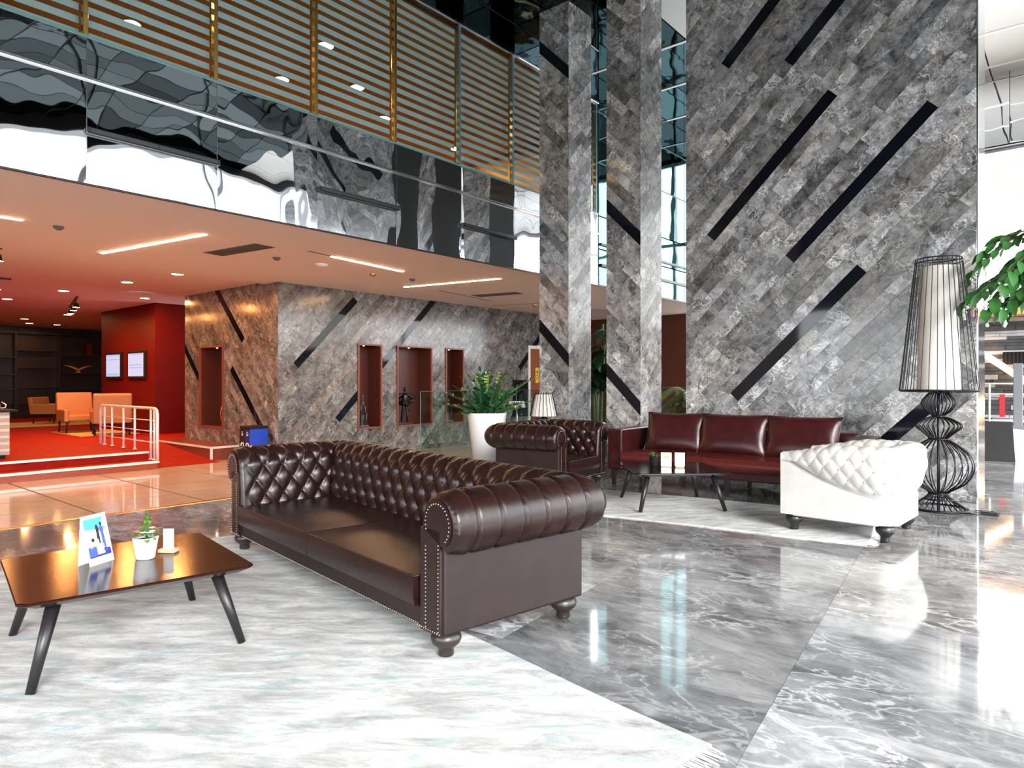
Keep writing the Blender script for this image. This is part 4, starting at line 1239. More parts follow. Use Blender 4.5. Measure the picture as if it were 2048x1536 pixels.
def bamboo_palm(loc, hgt, label, n, seed, spread=.45, stalk_m='stem_green', leaf_m='leaf_dark'):
    e = empty('bamboo_palm', loc, 0, label, 'plant')
    MB().lathe([(.20, 0), (.26, .38), (.27, .40), (.25, .40), (.24, .34)], 28, (0, 0, 0), False).lathe([(0, .34), (.24, .34)], 24, (0, 0, 0), False).build('pot', 'bin_black', e, True)
    rn = random.Random(seed)
    for k in range(n):
        a = rn.uniform(0, 6.28); r0 = rn.uniform(0, .12); h = hgt*rn.uniform(.55, .84)
        b0 = Vector((r0*math.cos(a), r0*math.sin(a), .33)); top = b0 + Vector((math.cos(a)*.10, math.sin(a)*.10, h-.33))
        mb = MB(); m = 16
        pts = [b0.lerp(top, i/m) for i in range(m+1)]
        mb.tube(pts, [.020 if i % 2 else .024 for i in range(m+1)], 8)
        mb.build('cane', stalk_m, e, True)
        for f in range(8):
            az = a + f*1.35 + rn.uniform(-.4, .4); L = rn.uniform(.55, .9)*spread/.45; st = pts[int(m*rn.uniform(.55, 1.0))]
            d = Vector((math.cos(az)*.55, math.sin(az)*.55, .85)); p = st.copy(); fp = []
            for i in range(11):
                fp.append(p.copy()); p = p + d.normalized()*(L/10); d = d + Vector((math.cos(az)*.05, math.sin(az)*.05, -.19))
            fb = MB(); fb.cur = 0; fb.tube(fp, [lerp(.008, .003, i/10) for i in range(11)], 5); fb.cur = 1
            sdv = Vector((-math.sin(az), math.cos(az), 0))
            for i in range(1, 11):
                td = (fp[i]-fp[i-1]).normalized()
                for hh in (0, .5):
                    q = fp[i-1].lerp(fp[i], hh)
                    for sg in (-1, 1):
                        leaf_verts(fb, q, td*.7+sdv*sg*.9, Vector((0, 0, 1)), .22*(1-.35*i/10), .032, .1, .45, 3)
            fb.build('frond', None, e, True, [stalk_m, leaf_m])
    return e
bamboo_palm((-6.50, 10.1, 0), 3.0, 'tall green cane palm seen between the two marble columns', 6, 4, .32)
mat('leaf_yellow', (0.26, 0.28, 0.08), 0.45, var=(14, .3))
bamboo_palm((-4.95, 10.65, 0), 1.45, 'small yellowish palm behind the long sofa, right of the second column', 4, 8, .35, 'stem_green', 'leaf_yellow')

# leafy flowering tree at the right edge
def flowering_tree():
    e = empty('flowering_tree', (0.12, 8.15, 0), 0, 'leafy potted tree with hanging white blossom reaching in at the right edge', 'tree')
    MB().lathe([(.20, 0), (.27, .46), (.29, .48), (.26, .48), (.25, .42)], 32, (0, 0, 0), False).lathe([(0, .42), (.25, .42)], 24, (0, 0, 0), False).build('pot', 'planter_white', e, True)
    MB().tube([(0, 0, .40), (.02, .01, 1.0), (-.03, .02, 1.7), (-.10, .0, 2.35)], [.045, .038, .032, .022], 10).build('trunk', 'bark', e, True)
    rn = random.Random(5)
    leafproto = MB(); leaf_verts(leafproto, (0, 0, 0), (1, 0, 0), (0, 0, 1), .19, .088, .25, .25, 5)
    lp = None
    tips = []
    for k in range(25):
        az = R(rn.uniform(165, 240)) if k < 21 else rn.uniform(0, 6.28)
        L = rn.uniform(.45, 1.08) if k < 21 else .5; p = Vector((-.08, 0, rn.uniform(2.2, 2.62))); d = Vector((math.cos(az), math.sin(az)*.8, rn.uniform(.25, .8)))
        pts = []
        for i in range(9):
            pts.append(p.copy()); p = p + d.normalized()*(L/8); d = d + Vector((0, 0, -.22))
        MB().tube(pts, [lerp(.012, .004, i/8) for i in range(9)], 6).build('branch', 'bark', e, True)
        tips.append(pts[-1])
        sdv = Vector((-math.sin(az), math.cos(az), 0))
        for i in range(2, 9):
            for sg in (-1, 1):
                td = (pts[i]-pts[i-1]).normalized(); dd = (td*.8 + sdv*sg*rn.uniform(.5, 1.0) + Vector((0, 0, rn.uniform(-.5, .1)))).normalized()
                if lp is None:
                    lp = leafproto.build('leaf', 'leaf_mid', e, True); o = lp
                else:
                    o = lp.copy(); COL.objects.link(o); o.parent = e
                o.location = pts[i]; s_ = rn.uniform(.7, 1.15); o.scale = (s_, s_, s_)
                o.rotation_euler = (Matrix.Rotation(rn.uniform(-.5, .5), 4, dd) @ dd.to_track_quat('X', 'Z').to_matrix().to_4x4()).to_euler()
    for t in tips[:16]:
        mb = MB(); p = t.copy()
        for i in range(16):
            z = i/16; c = p + Vector((rn.uniform(-.035, .035)*(1-z), rn.uniform(-.035, .035)*(1-z), -.18*z))
            mb.ball(c, rn.uniform(.010, .017), 6, 4)
        mb.build('blossom', 'flower_white' if rn.random() < .8 else 'flower_pink', e, True)
    return e
flowering_tree()

# ---------------------------------------------------------------- lamps
def spl(pts, n):
    """smooth (r,z) profile through points"""
    out = []
    for i in range(len(pts)-1):
        p0 = pts[max(0, i-1)]; p1 = pts[i]; p2 = pts[i+1]; p3 = pts[min(len(pts)-1, i+2)]
        for k in range(n):
            t = k/n
            f = lambda a, b, c, d: .5*((2*b)+(-a+c)*t+(2*a-5*b+4*c-d)*t*t+(-a+3*b-3*c+d)*t**3)
            out.append((f(p0[0], p1[0], p2[0], p3[0]), f(p0[1], p1[1], p2[1], p3[1])))
    out.append(pts[-1]); return out
def wire_lamp():
    e = empty('floor_lamp', (-1.10, 8.02, 0), 0, 'giant black wire floor lamp with cream cylinder shade by the marble wall', 'lamp')
    nw = 26
    prof = spl([(.255, .012), (.21, .045), (.12, .11), (.085, .16), (.10, .185), (.235, .28), (.305, .42), (.27, .56), (.16, .66), (.085, .715), (.13, .77), (.205, .845), (.14, .905), (.055, .945), (.11, 1.0), (.152, 1.08), (.11, 1.15), (.075, 1.185)], 4)
    for k in range(nw):
        a = 2*math.pi*k/nw; c, s_ = math.cos(a), math.sin(a)
        MB().tube([(r_*c, r_*s_, z) for r_, z in prof], .0055, 5).build('base_wire', 'lamp_wire', e, True)
    def ring(r_, z, w=.007, nm='ring'):
        MB().tube([(r_*math.cos(2*math.pi*i/40), r_*math.sin(2*math.pi*i/40), z) for i in range(41)], w, 6, False).build(nm, 'lamp_wire', e, True)
    ring(.258, .012, .012); ring(.13, .105); ring(.087, .165, .009); ring(.087, .715, .009); ring(.057, .945, .009); ring(.076, 1.185, .009)
    MB().tube([(0, 0, .01), (0, 0, 1.3)], .014, 10).build('pole', 'lamp_wire', e, True)
    MB().lathe([(.0, .006), (.25, .006), (.25, .012), (0, .014)], 30, (0, 0, 0), False).build('foot_plate', 'steel', e)
    cage = empty('cage', (0, 0, 0)); cage.parent = e
    nc = 30
    cm = None
    for k in range(nc):
        a = 2*math.pi*k/nc; c, s_ = math.cos(a), math.sin(a)
        pts = [(.20, 2.535), (.205, 2.52), (.345, 1.235), (.352, 1.205), (.335, 1.192), (.25, 1.190), (.05, 1.188)]
        MB().tube([(r_*c, r_*s_, z) for r_, z in pts], .0042, 5).build('cage_wire', 'lamp_wire', cage, True)
    for r_, z in ((.202, 2.535), (.206, 2.50), (.350, 1.205), (.05, 1.188)):
        MB().tube([(r_*math.cos(2*math.pi*i/40), r_*math.sin(2*math.pi*i/40), z) for i in range(41)], .006, 6, False).build('cage_ring', 'lamp_wire', cage, True)
    sh = MB().lathe([(.192, 1.215), (.162, 2.455), (.158, 2.455), (.188, 1.215)], 48, (0, 0, 0), False)
    sh.build('shade', 'lamp_shade', e, True)
    return e
wire_lamp()
cb = MB().tube([(-.93, 7.93, .008), (-.80, 7.88, .008), (-.70, 7.98, .008), (-.60, 8.06, .008), (-.66, 8.16, .008), (-.80, 8.12, .008)], .006, 6).rbox((-.74, 7.95, .002), (-.60, 8.01, .032), .006).build('lamp_cable', 'lamp_wire')
tag(cb, 'black lamp cable with switch lying on the floor by the wall', 'cable')
def small_lamp():
    e = empty('table_lamp', (-5.99, 7.83, .55), 0, 'small black lamp with pleated grey shade, beside the first column', 'lamp')
    n = 48; vs = []
    for z, r0 in ((.24, .175), (.55, .115)):
        for k in range(n*2):
            a = math.pi*k/n; r_ = r0 + (.006 if k % 2 else -.004); vs.append((r_*math.cos(a), r_*math.sin(a), z))
    m = n*2
    MB().add(vs, [(k, (k+1) % m, m+(k+1) % m, m+k) for k in range(m)]).build('shade', 'lamp_shade', e)
    nc = 20
    for k in range(nc):
        a = 2*math.pi*k/nc
        MB().tube([(r_*math.cos(a), r_*math.sin(a), z) for r_, z in ((.125, .58), (.205, .24), (.06, .235))], .0045, 4).build('cage_wire', 'lamp_wire', e, True)
    MB().lathe(spl([(.10, 0), (.11, .02), (.07, .06), (.05, .10), (.085, .15), (.13, .185), (.12, .20), (.05, .215), (.03, .24)], 4), 28).build('base', 'lamp_wire', e, True)
    t = empty('side_table', (-5.99, 7.83, 0), 0, 'small round black side table under the pleated lamp', 'table')
    MB().lathe([(.24, .525), (.25, .53), (.25, .545), (.24, .55)], 36).build('tabletop', 'table_black', t, True)
    MB().tube([(0, 0, .01), (0, 0, .53)], .022, 12).build('stem', 'lamp_wire', t, True)
    MB().lathe([(.18, 0), (.18, .01), (.03, .02)], 30).build('base', 'lamp_wire', t)
small_lamp()

# ---------------------------------------------------------------- things on the tables
TZ = .399
def on_t1(u, v):
    a = R(-9.6); return (-3.645 + u*math.cos(a)-v*math.sin(a), 1.335 + u*math.sin(a)+v*math.cos(a), TZ)
# tent-card brochure
e = empty('desk_calendar', (-3.70, 1.25, TZ), R(118), 'tent-fold display card with a blue picture on the front table', 'card')
e.scale = (.9, .9, .9)
Wc, Hc, tl = .165, .265, R(-14)
Mf = Matrix.Rotation(tl, 4, 'X')
MB().box((-Wc/2, 0, 0), (Wc/2, .003, Hc), Mf).build('front_sheet', 'card_white', e)
Mb = Matrix.Translation((0, .080, 0)) @ Matrix.Rotation(R(3.2), 4, 'X')
MB().box((-Wc/2, -.003, 0), (Wc/2, 0, Hc), Mb).build('back_sheet', 'card_white', e)
def pr(nm, polys, m, k=1):
    mb = MB()
    for poly in polys:
        mb.prism(poly, (0, 0, 0), (1, 0, 0), (0, 0, 1), (0, .0004, 0))
    mb.v = [Mf @ (Vector(v) + Vector((0, -.0006*k, 0))) for v in mb.v]
    mb.build(nm, m, e)
x0, x1 = -.072, .072
pr('picture_sky', [[(x0, .17), (x1, .17), (x1, .252), (x0, .252)]], 'ink_sky')
pr('picture_haze', [[(x0, .11), (x1, .11), (x1, .185), (x0, .195)]], 'ink_pale', 2)
pr('picture_cloud', [[(x0, .135), (.02, .13), (x1, .14), (x1, .178), (-.01, .172), (x0, .168)], [(.04, .20), (x1, .19), (x1, .248), (.058, .248), (.045, .23)]], 'card_white', 3)
pr('picture_floor', [[(x0, .04), (x1, .04), (x1, .075), (x0, .10)]], 'ink_blue', 2)
pr('picture_desk', [[(x0, .048), (-.02, .048), (-.02, .098), (x0, .10)]], 'ink_cobalt', 3)
pr('picture_orb', [[(-.052+.02*math.cos(t*.52), .115+.026*math.sin(t*.52)) for t in range(12)]], 'ink_lilac', 3)
pr('picture_box', [[(-.018, .052), (.032, .052), (.032, .108), (-.018, .108)]], 'card_white', 4)
pr('picture_woman', [[(-.004, .135), (.016, .135), (.014, .17), (.018, .19), (.010, .212), (.002, .216), (-.004, .20), (-.002, .175)], [(.006, .108), (.014, .108), (.014, .135), (.004, .135)]], 'ink_black', 4)
pr('picture_man', [[(.020, .185), (.024, .198), (.034, .206), (.044, .198), (.048, .18), (.044, .165), (.046, .10), (.050, .062), (.040, .062), (.036, .11), (.032, .062), (.024, .066), (.028, .13), (.026, .165)]], 'ink_cobalt', 4)
pr('picture_heads', [[(.034+.008*math.cos(t*.52), .214+.010*math.sin(t*.52)) for t in range(12)], [(-.034+.010*math.cos(t*.52), .135+.011*math.sin(t*.52)) for t in range(12)]], 'ink_black', 5)
pr('printed_mark', [[(.050, .016), (.062, .016), (.060, .026), (.052, .024)], [(.040, .010), (.066, .010), (.066, .012), (.040, .012)]], 'ink_grey', 2)
# white pot with flowers
def flower_pot(loc, label, s=1.0, pot='ceramic_white', big=True, seed=2):
    e = empty('flower_pot', loc, 0, label, 'pot plant')
    n = 28
    mb = MB(); vs = []
    prf = [(.040, 0), (.043, .004), (.058, .103), (.060, .109), (.053, .109), (.051, .09)]
    for r_, z in prf:
        for k in range(n*2):
            a = math.pi*k/n; rr = r_ + (.0012 if k % 2 else -.0012)*(1 if .003 < z < .105 else 0); vs.append((rr*s*math.cos(a), rr*s*math.sin(a), z*s))
    m = n*2
    mb.add(vs, [(i*m+k, i*m+(k+1) % m, (i+1)*m+(k+1) % m, (i+1)*m+k) for i in range(len(prf)-1) for k in range(m)] + [tuple(range(m))[::-1]])
    mb.build('pot', pot, e, True)
    MB().lathe([(0, .095*s), (.052*s, .095*s)], 20, (0, 0, 0), False).build('soil', 'soil', e)
    rn = random.Random(seed)
    proto = MB(); leaf_verts(proto, (0, 0, 0), (1, 0, 0), (0, 0, 1), .042*s, .026*s, .2, .3, 4); lp = None
    def leaf(p, d, sc_=1, m='leaf_fresh'):
        nonlocal lp
        if lp is None: lp = proto.build('leaf', m, e, True); o = lp
        else: o = lp.copy(); COL.objects.link(o); o.parent = e
        o.location = p; o.scale = (sc_,)*3; o.rotation_euler = Vector(d).to_track_quat('X', 'Z').to_euler()
    for k in range(26):
        a = rn.uniform(0, 6.28); r_ = rn.uniform(.0, .04)*s
        leaf((r_*math.cos(a), r_*math.sin(a), rn.uniform(.105, .15)*s), (math.cos(a), math.sin(a), rn.uniform(-.1, .7)), rn.uniform(.7, 1.2))
    if big:
        for a, h, bx in ((1.0, .27, .03), (2.6, .25, .0), (.2, .235, .055)):
            pts = [Vector((0.01*math.cos(a), .01*math.sin(a), .10)), Vector((bx*.3, .0, .17)), Vector((bx*.8-.01, .005, .22)), Vector((bx+.012, -.01, h))]
            MB().tube([p*s for p in pts], [.003, .003, .0025, .0015], 5).build('stem', 'stem_green', e, True)
            for t in range(8):
                p = pts[1].lerp(pts[2], t/8)*s; q = rn.uniform(0, 6.28); leaf(p, (math.cos(q), math.sin(q), rn.uniform(-.4, .4)), .62)
        for k in range(6):
            a = rn.uniform(-.8, 1.6) if k else 3.4; c = Vector((.045*math.cos(a), .045*math.sin(a) - .015, .125+rn.uniform(0, .025)))
            fb = MB()
            for q in range(5): leaf_verts(fb, c, (math.cos(q*1.257), math.sin(q*1.257), .35), (0, 0, 1), .020, .016, .1, .1, 3)
            fb.build('flower', 'flower_pink' if k == 0 else 'flower_white', e, True)
    return e
flower_pot((-3.635, 1.425, TZ), 'white fluted pot with small flowering plant on the front table')
def card_stand(loc, rz, label, marks, h=.108, w=.056):
    e = empty('table_card', loc, rz, label, 'card', 'white cards in wooden holders')
    MB().rbox((-.045, -.028, 0), (.045, .028, .020), .004).build('wood_holder', 'pale_wood', e)
    MB().box((-w/2, -.002, .014), (w/2, .002, .014+h)).build('card', 'card_white', e)
    mb = MB()
    for a, b, c, d in marks: mb.box((a, -.0026, b), (c, -.002, d))
    if marks: mb.build('printed_marks', 'ink_grey' if h < .13 else 'ink_orange', e)
    return e
card_stand((-3.675, 1.555, TZ), R(38), 'white card in a wooden holder on the front table, beside the flower pot', [(-.022, .030, .022, .032), (-.016, .024, .016, .026)])
flower_pot((-3.46, 6.46, TZ), 'small dark pot with green leaves on the black coffee table', .95, 'bin_black', False, 6)
card_stand((-3.20, 6.52, TZ), R(28), 'plain white card in a wooden holder on the black coffee table', [], .14, .10)
e = empty('printed_card', (-3.33, 6.47, TZ), R(30), 'white block card with orange print beside the small dark pot', 'card')
MB().rbox((-.055, -.012, 0), (.055, .012, .15), .006).build('card', 'card_white', e)
MB().prism([(-.03, .085), (.0, .10), (.03, .09), (.025, .115), (-.005, .12), (-.03, .11)], (0, -.0128, 0), (1, 0, 0), (0, 0, 1), (0, .0006, 0)).box((-.025, -.0128, .06), (.02, -.0122, .066)).box((-.02, -.0128, .045), (.01, -.0122, .05)).build('printed_marks', 'ink_orange', e)
# ---------------------------------------------------------------- recycling bin, handrail
def recycle_loop(mb, cx, cz, r, M):
    """three chasing arrows"""
    for k in range(3):
        a0 = R(90+120*k+14); pts = []
        for i in range(7):
            a = a0 + R(78)*i/6
            pts.append((cx+r*1.0*math.cos(a), cz+r*1.0*math.sin(a), cx+r*.58*math.cos(a), cz+r*.58*math.sin(a)))
        for p, q in zip(pts[:-1], pts[1:]):
            mb.prism([(p[0], p[1]), (q[0], q[1]), (q[2], q[3]), (p[2], p[3])], *M)
        a = a0 + R(78); b = a + R(26)
        mb.prism([(cx+r*1.25*math.cos(a), cz+r*1.25*math.sin(a)), (cx+r*.8*math.cos(b), cz+r*.8*math.sin(b)), (cx+r*.36*math.cos(a), cz+r*.36*math.sin(a))], *M)
bn = empty('recycling_bin', (-12.20, 6.47, ZC), 0, 'black and blue recycling bin with white arrow symbols by the grey wall', 'bin')
MB().rbox((0, .006, 0), (.37, .37, .715), .008).build('body', 'bin_black', bn)
MB().rbox((.362, .0, .0), (.374, .365, .665), .004).build('side_panel', 'bin_blue', bn)
MB().rbox((-.004, -.002, .668), (.376, .374, .72), .006).build('lid', 'bin_black', bn)
for q, (a, m, dm) in enumerate(((.005, 'bin_black', 'brown_disc'), (.19, 'bin_navy', 'blue_disc'))):
    f = MB().box((a, -.002, .01), (a+.178, .006, .66)).build('front_panel', m, bn)
    mb = MB(); M_ = ((0, -.0028, 0), (1, 0, 0), (0, 0, 1), (0, .0008, 0))
    recycle_loop(mb, a+.09, .36, .058, M_)
    for z, w in ((.60, .04), (.565, .07), (.54, .05)): mb.box((a+.09-w/2, -.0028, z), (a+.09+w/2, -.002, z+.014))
    mb.build('printed_symbol', 'card_white', f)
    mb = MB().prism([(a+.09+.055*math.cos(t*.349), .20+.055*math.sin(t*.349)) for t in range(18)], *M_)
    mb.build('printed_disc', dm, f)
hr = empty('handrail', (0, 5.20, 0), 0, 'polished steel handrail with upright bars beside the red steps', 'railing')
zt = .80
MB().tube([(-15.50, 0, 0), (-15.50, 0, zt-.10), (-15.47, 0, zt-.03), (-15.40, 0, zt), (-12.86, 0, zt), (-12.78, 0, zt-.03), (-12.75, 0, zt-.10), (-12.75, 0, -.135)], .026, 14).build('top_rail', 'rail_steel', hr, True)
for x, z in ((-15.28, 0), (-14.88, 0), (-14.30, 0), (-13.76, 0), (-13.03, -.135), (-12.88, -.135)):
    MB().tube([(x, 0, z), (x, 0, zt)], .020, 12).lathe([(.04, 0), (.036, .012), (.021, .02)], 16, (x, 0, z)).build('baluster', 'rail_steel', hr, True)
for z in (.58, .38, .18):
    MB().tube([(-15.5, 0, z), (-12.75, 0, z)], .009, 8).build('cross_bar', 'rail_steel', hr, True)

# ---------------------------------------------------------------- low ceiling fittings
WARM = (1.0, 0.36, 0.08)
def led_line(p, q, lab, z=ZLO):
    d = Vector((q[0]-p[0], q[1]-p[1])); L = d.length
    e = empty('linear_light', (p[0], p[1], z), math.atan2(d.y, d.x), lab, 'light', 'linear ceiling lights')
    MB().box((0, -.034, -.004), (L, .034, .0)).build('frame', 'frame_white', e)
    MB().rbox((.01, -.027, -.010), (L-.01, .027, -.003), .003).build('diffuser', 'led', e)
led_line((-9.42, .2), (-9.42, 2.35), 'linear ceiling light cut off by the left edge of the photo')
led_line((-10.97, 3.69), (-8.53, 4.07), 'longest linear ceiling light, left of the grey vent')
led_line((-8.60, 6.0), (-8.87, 7.64), 'linear ceiling light slanting down towards the right, middle of the low ceiling')
led_line((-10.32, 8.91), (-8.10, 9.30), 'linear ceiling light nearest the first column')
def slot(p, q, lab):
    d = Vector((q[0]-p[0], q[1]-p[1])); L = d.length
    e = MB().box((0, -.02, -.003), (L, .02, .0)).build('ceiling_slot', 'vent_grey'); e.location = (p[0], p[1], ZLO); e.rotation_euler = (0, 0, math.atan2(d.y, d.x))
    tag(e, lab, 'slot', 'dark slots in the low ceiling')
slot((-8.52, 5.55), (-8.60, 5.98), 'short dark ceiling slot continuing the middle linear light')
slot((-10.16, 9.72), (-10.57, 11.78), 'thin dark ceiling slot slanting, left of the far vent')
slot((-11.29, 12.55), (-9.9, 12.84), 'thin dark ceiling slot farthest away, above the red door')
def vent(c, rz, lab, l=1.18, w=.29, n=7):
    e = empty('ceiling_vent', (c[0], c[1], ZLO), rz, lab, 'vent', 'grey ceiling vents')
    MB().box((-l/2, -w/2, -.003), (l/2, w/2, 0)).build('backing', 'black_void', e)
    for i in range(n):
        y = -w/2 + (i+.5)*w/n
        MB().box((-l/2+.01, y-.012, -.012), (l/2-.01, y+.010, -.004)).build('slat', 'vent_grey', e)
    MB().box((-l/2-.015, -w/2-.015, -.008), (l/2+.015, -w/2, 0)).box((-l/2-.015, w/2, -.008), (l/2+.015, w/2+.015, 0)).build('frame', 'vent_grey', e)
vent((-9.21, 4.86), R(7.5), 'grey slatted ceiling vent right of the longest linear light')
vent((-9.66, 10.97), R(10), 'grey slatted ceiling vent near the first column', 1.1)
for i, (x, y, r_, lab) in enumerate(((-9.30, 6.31, .10, 'round smoke detector under the middle of the low ceiling'), (-9.48, 7.48, .06, 'small brass sprinkler right of the smoke detector'), (-9.48, 2.72, .06, 'small round ceiling cover at the far left'),
                                     (-9.34, 5.54, .06, 'small round ceiling cover right of the grey vent'), (-9.39, 8.31, .06, 'small round ceiling cover above the third niche'), (-10.3, 13.1, .06, 'small brass sprinkler beside the first column'))):
    e = MB().lathe([(r_, 0), (r_, -.012), (r_*.8, -.03), (r_*.35, -.045), (0.001, -.047)], 22, (0, 0, 0), False).build('ceiling_detector', 'vent_grey' if i in (2, 3, 4) else 'amber_metal' if i in (1, 5) else 'frame_white', None, True)
    e.location = (x, y, ZLO); tag(e, lab, 'detector', 'small round ceiling fittings')
ZU = ZLO + .04
dl = [(-12.33, 5.37, 'square downlight nearest the corner of the brown-lit wall'), (-14.1, 5.19, 'square downlight second from the brown-lit wall'), (-16.5, 6.45, 'downlight beside the edge of the brown-lit wall'), (-16.48, 4.82, 'downlight above the handrail, left of the track spots'),
      (-19.12, 4.45, 'downlight at the far left edge, above the counter'), (-22.34, 6.64, 'downlight in front of the bookcase, under the track spots'), (-24.83, 6.22, 'larger downlight near the bookcase on the left'), (-26.6, 6.8, 'small downlight near the bookcase on the left'), (-26.6, 7.59, 'small downlight nearest the red wall block')]
def point_light(nm, loc, energy, col, size=.08, typ='POINT'):
    l = bpy.data.lights.new(nm, typ); l.energy = energy; l.color = col
    if typ == 'POINT': l.shadow_soft_size = size
    else: l.shape = 'DISK'; l.size = size
    o = bpy.data.objects.new(nm, l); COL.objects.link(o); o.location = loc
    return o
for x, y, lab in dl:
    e = empty('downlight', (x, y, ZU), 0, lab, 'light', 'recessed downlights')
    MB().lathe([(.115, 0), (.125, -.008), (.10, -.012), (.09, 0)], 24, (0, 0, 0), False).build('trim_ring', 'frame_white', e, True)
    MB().lathe([(0.0, -.009), (.095, -.009)], 24, (0, 0, 0), False).build('lens', 'downlight_glow', e)
    o = point_light('lamp_light', (0, 0, -.03), 20 if x > -18 else 3.5, WARM, .16, 'AREA'); o.parent = e
def track(p, q, spots, lab):
    d = Vector((q[0]-p[0], q[1]-p[1])); L = d.length
    e = empty('track_light', (p[0], p[1], ZU), math.atan2(d.y, d.x), lab, 'light', 'ceiling track lights')
    MB().box((0, -.018, -.03), (L, .018, 0)).build('track', 'dark_metal', e)
    for t in spots:
        h = MB().rbox((t-.06, -.016, -.055), (t+.06, .016, -.03), .004).tube([(t, 0, -.055), (t, 0, -.12)], .010, 8).lathe([(.02, -.11), (.05, -.14), (.062, -.20), (.075, -.225)], 18, (t, 0, 0), False).build('spot_head', 'dark_metal', e, True)
        MB().lathe([(0, -.222), (.072, -.222)], 18, (t, 0, 0), False).build('lens', 'downlight_glow', h)
        o = point_light('lamp_light', (t, 0, -.24), 12, WARM, .12, 'AREA'); o.parent = e
track((-11.72, .6), (-11.66, 3.06), (2.0,), 'black ceiling track with one hanging spot, left edge')
track((-15.4, 2.4), (-15.28, 3.62), (1.0,), 'black ceiling track with one bright spot, left edge above the counter')
track((-19.9, 5.95), (-17.3, 5.33), (.5, 1.45, 2.3), 'black ceiling track with three bright spots in a row')
e = MB().lathe([(.30, 0), (.30, -.01), (.24, -.025), (0.001, -.03)], 28, (0, 0, 0), False).build('round_diffuser', 'white_paint', None, True)
e.location = (-15.56, 6.03, ZU-.002); tag(e, 'round air diffuser in the orange-lit ceiling', 'vent')
# upper room lamps behind the blinds
for i, (x, y) in enumerate(((-11.1, 4.15), (-11.07, 6.67), (-9.4, 6.46), (-10.3, 7.76), (-11.08, 9.03), (-11.24, 11.3), (-9.6, 2.2))):  # last one is an unseen extra lamp, kept for its amber light
    lab = ['bright lamp behind the second blind from the left', 'bright lamp low behind the third blind', 'bright lamp high behind the fourth blind', 'yellow lamp in the middle of the fourth blind', 'bright lamp low behind the fourth blind', 'bright lamp low at the right end of the fifth blind', 'lamp in the upper room past the left edge'][i]
    e = empty('upper_downlight', (x, y, ZW1+.02), 0, lab, 'light', 'downlights of the upper room')
    MB().lathe([(.14, 0), (.15, -.01), (.12, -.014)], 22, (0, 0, 0), False).build('trim_ring', 'amber_metal', e, True)
    MB().lathe([(0, -.012), (.12, -.012)], 22, (0, 0, 0), False).build('lens', 'downlight_glow', e)
    o = point_light('lamp_light', (0, 0, -.05), 26, (1.0, .58, .18), .2, 'AREA'); o.parent = e

# ---------------------------------------------------------------- red lounge at the left
rb = struct(MB().box((-20.8, 7.0, 0), (-17.3, 11.5, ZU)).build('wall_red', 'red_wall'))
for q, (x0, x1, lab) in enumerate(((-20.35, -19.27, 'lit display on the red wall, left of the pair'), (-18.85, -17.77, 'lit display on the red wall, right of the pair'))):
    e = empty('wall_display', (x0, 7.0, 1.36), 0, lab, 'screen', 'lit displays on the red wall')
    MB().rbox((0, -.06, 0), (x1-x0, 0, .70), .008).build('bezel', 'bin_black', e)
    MB().box((.07, -.063, .06), (x1-x0-.07, -.060, .64)).build('picture', 'screen_glow', e)
    mb = MB()
    for z in ((.60, .50, .12, .09) if q == 0 else (.61, .34, .27)): mb.box((.12, -.0645, z), (x1-x0-.12, -.063, z+.014))
    mb.build('printed_lines', 'screen_band', e)
bc = empty('bookcase', (-28.45, 0, 0), 0, 'dark wooden bookcase covering the far left wall', 'bookcase')
MB().box((0, 4.0, 0), (.03, 11.5, 3.0)).build('back_panel', 'dark_wood', bc)
for y in (4.0, 5.4, 6.75, 8.05, 9.4, 11.4): MB().box((.03, y, 0), (.42, y+.06, 3.0)).build('upright', 'dark_wood', bc)
for a, b, zs_ in ((4.0, 6.75, (.5, 1.0, 1.5, 2.1, 2.95)), (6.75, 8.05, (.5, 1.05, 1.75, 2.35, 2.95)), (8.05, 11.4, (.5, .95, 1.55, 2.2, 2.95))):
    for z in zs_: MB().box((.03, a+.06, z), (.40, b, z+.045)).build('shelf', 'dark_wood', bc)
bw = MB()
for sx in (-1, 1): bw.tube([(0, 0, .10), (0, sx*.12, .17), (0, sx*.30, .24), (0, sx*.48, .26)], [.05, .045, .028, .006], 10)
bw.tube([(0, 0, 0), (0, 0, .05), (0, 0, .14)], [.12, .05, .045], 12)
o = bw.build('wing_ornament', 'tan_leather', None, True); o.location = (-28.2, 8.72, 1.60); tag(o, 'spread-wing ornament on a bookcase shelf', 'ornament')
o = MB().rbox((0, 0, 0), (.2, .16, .42), .01).build('red_box', 'red_wall'); o.location = (-28.3, 9.0, 2.25); tag(o, 'upright red box on a high bookcase shelf', 'box')
o = MB().lathe([(.05, 0), (.03, .03), (.02, .10), (.05, .16), (.06, .22), (.03, .28)], 14).build('small_vase', 'ceramic_white', None, True); o.location = (-28.2, 9.05, .545); tag(o, 'small pale vase low on the bookcase', 'vase')
def club_chair(loc, rz, lab, bh=.86):
    e = empty('club_chair', loc, rz, lab, 'armchair', 'tan armchairs in the red lounge')
    MB().rbox((-.36, -.36, .30), (.36, .30, .44), .03).build('seat', 'tan_leather', e)
    Mx = Matrix.Translation((0, .30, .28)) @ Matrix.Rotation(R(-9), 4, 'X')
    MB().rbox((-.40, -.04, 0), (.40, .09, bh-.28), .04, 3, Mx).build('backrest', 'tan_leather', e)
    for sx in (-1, 1): MB().rbox((min(sx*.31, sx*.42), -.38, .28), (max(sx*.31, sx*.42), .34, .58), .03).build('arm', 'tan_leather', e)
    for sx in (-1, 1):
        for y in (-.32, .30): MB().tube([(sx*.34, y, .29), (sx*.36, y, 0)], [.028, .018], 8).build('leg', 'dark_wood', e, True)
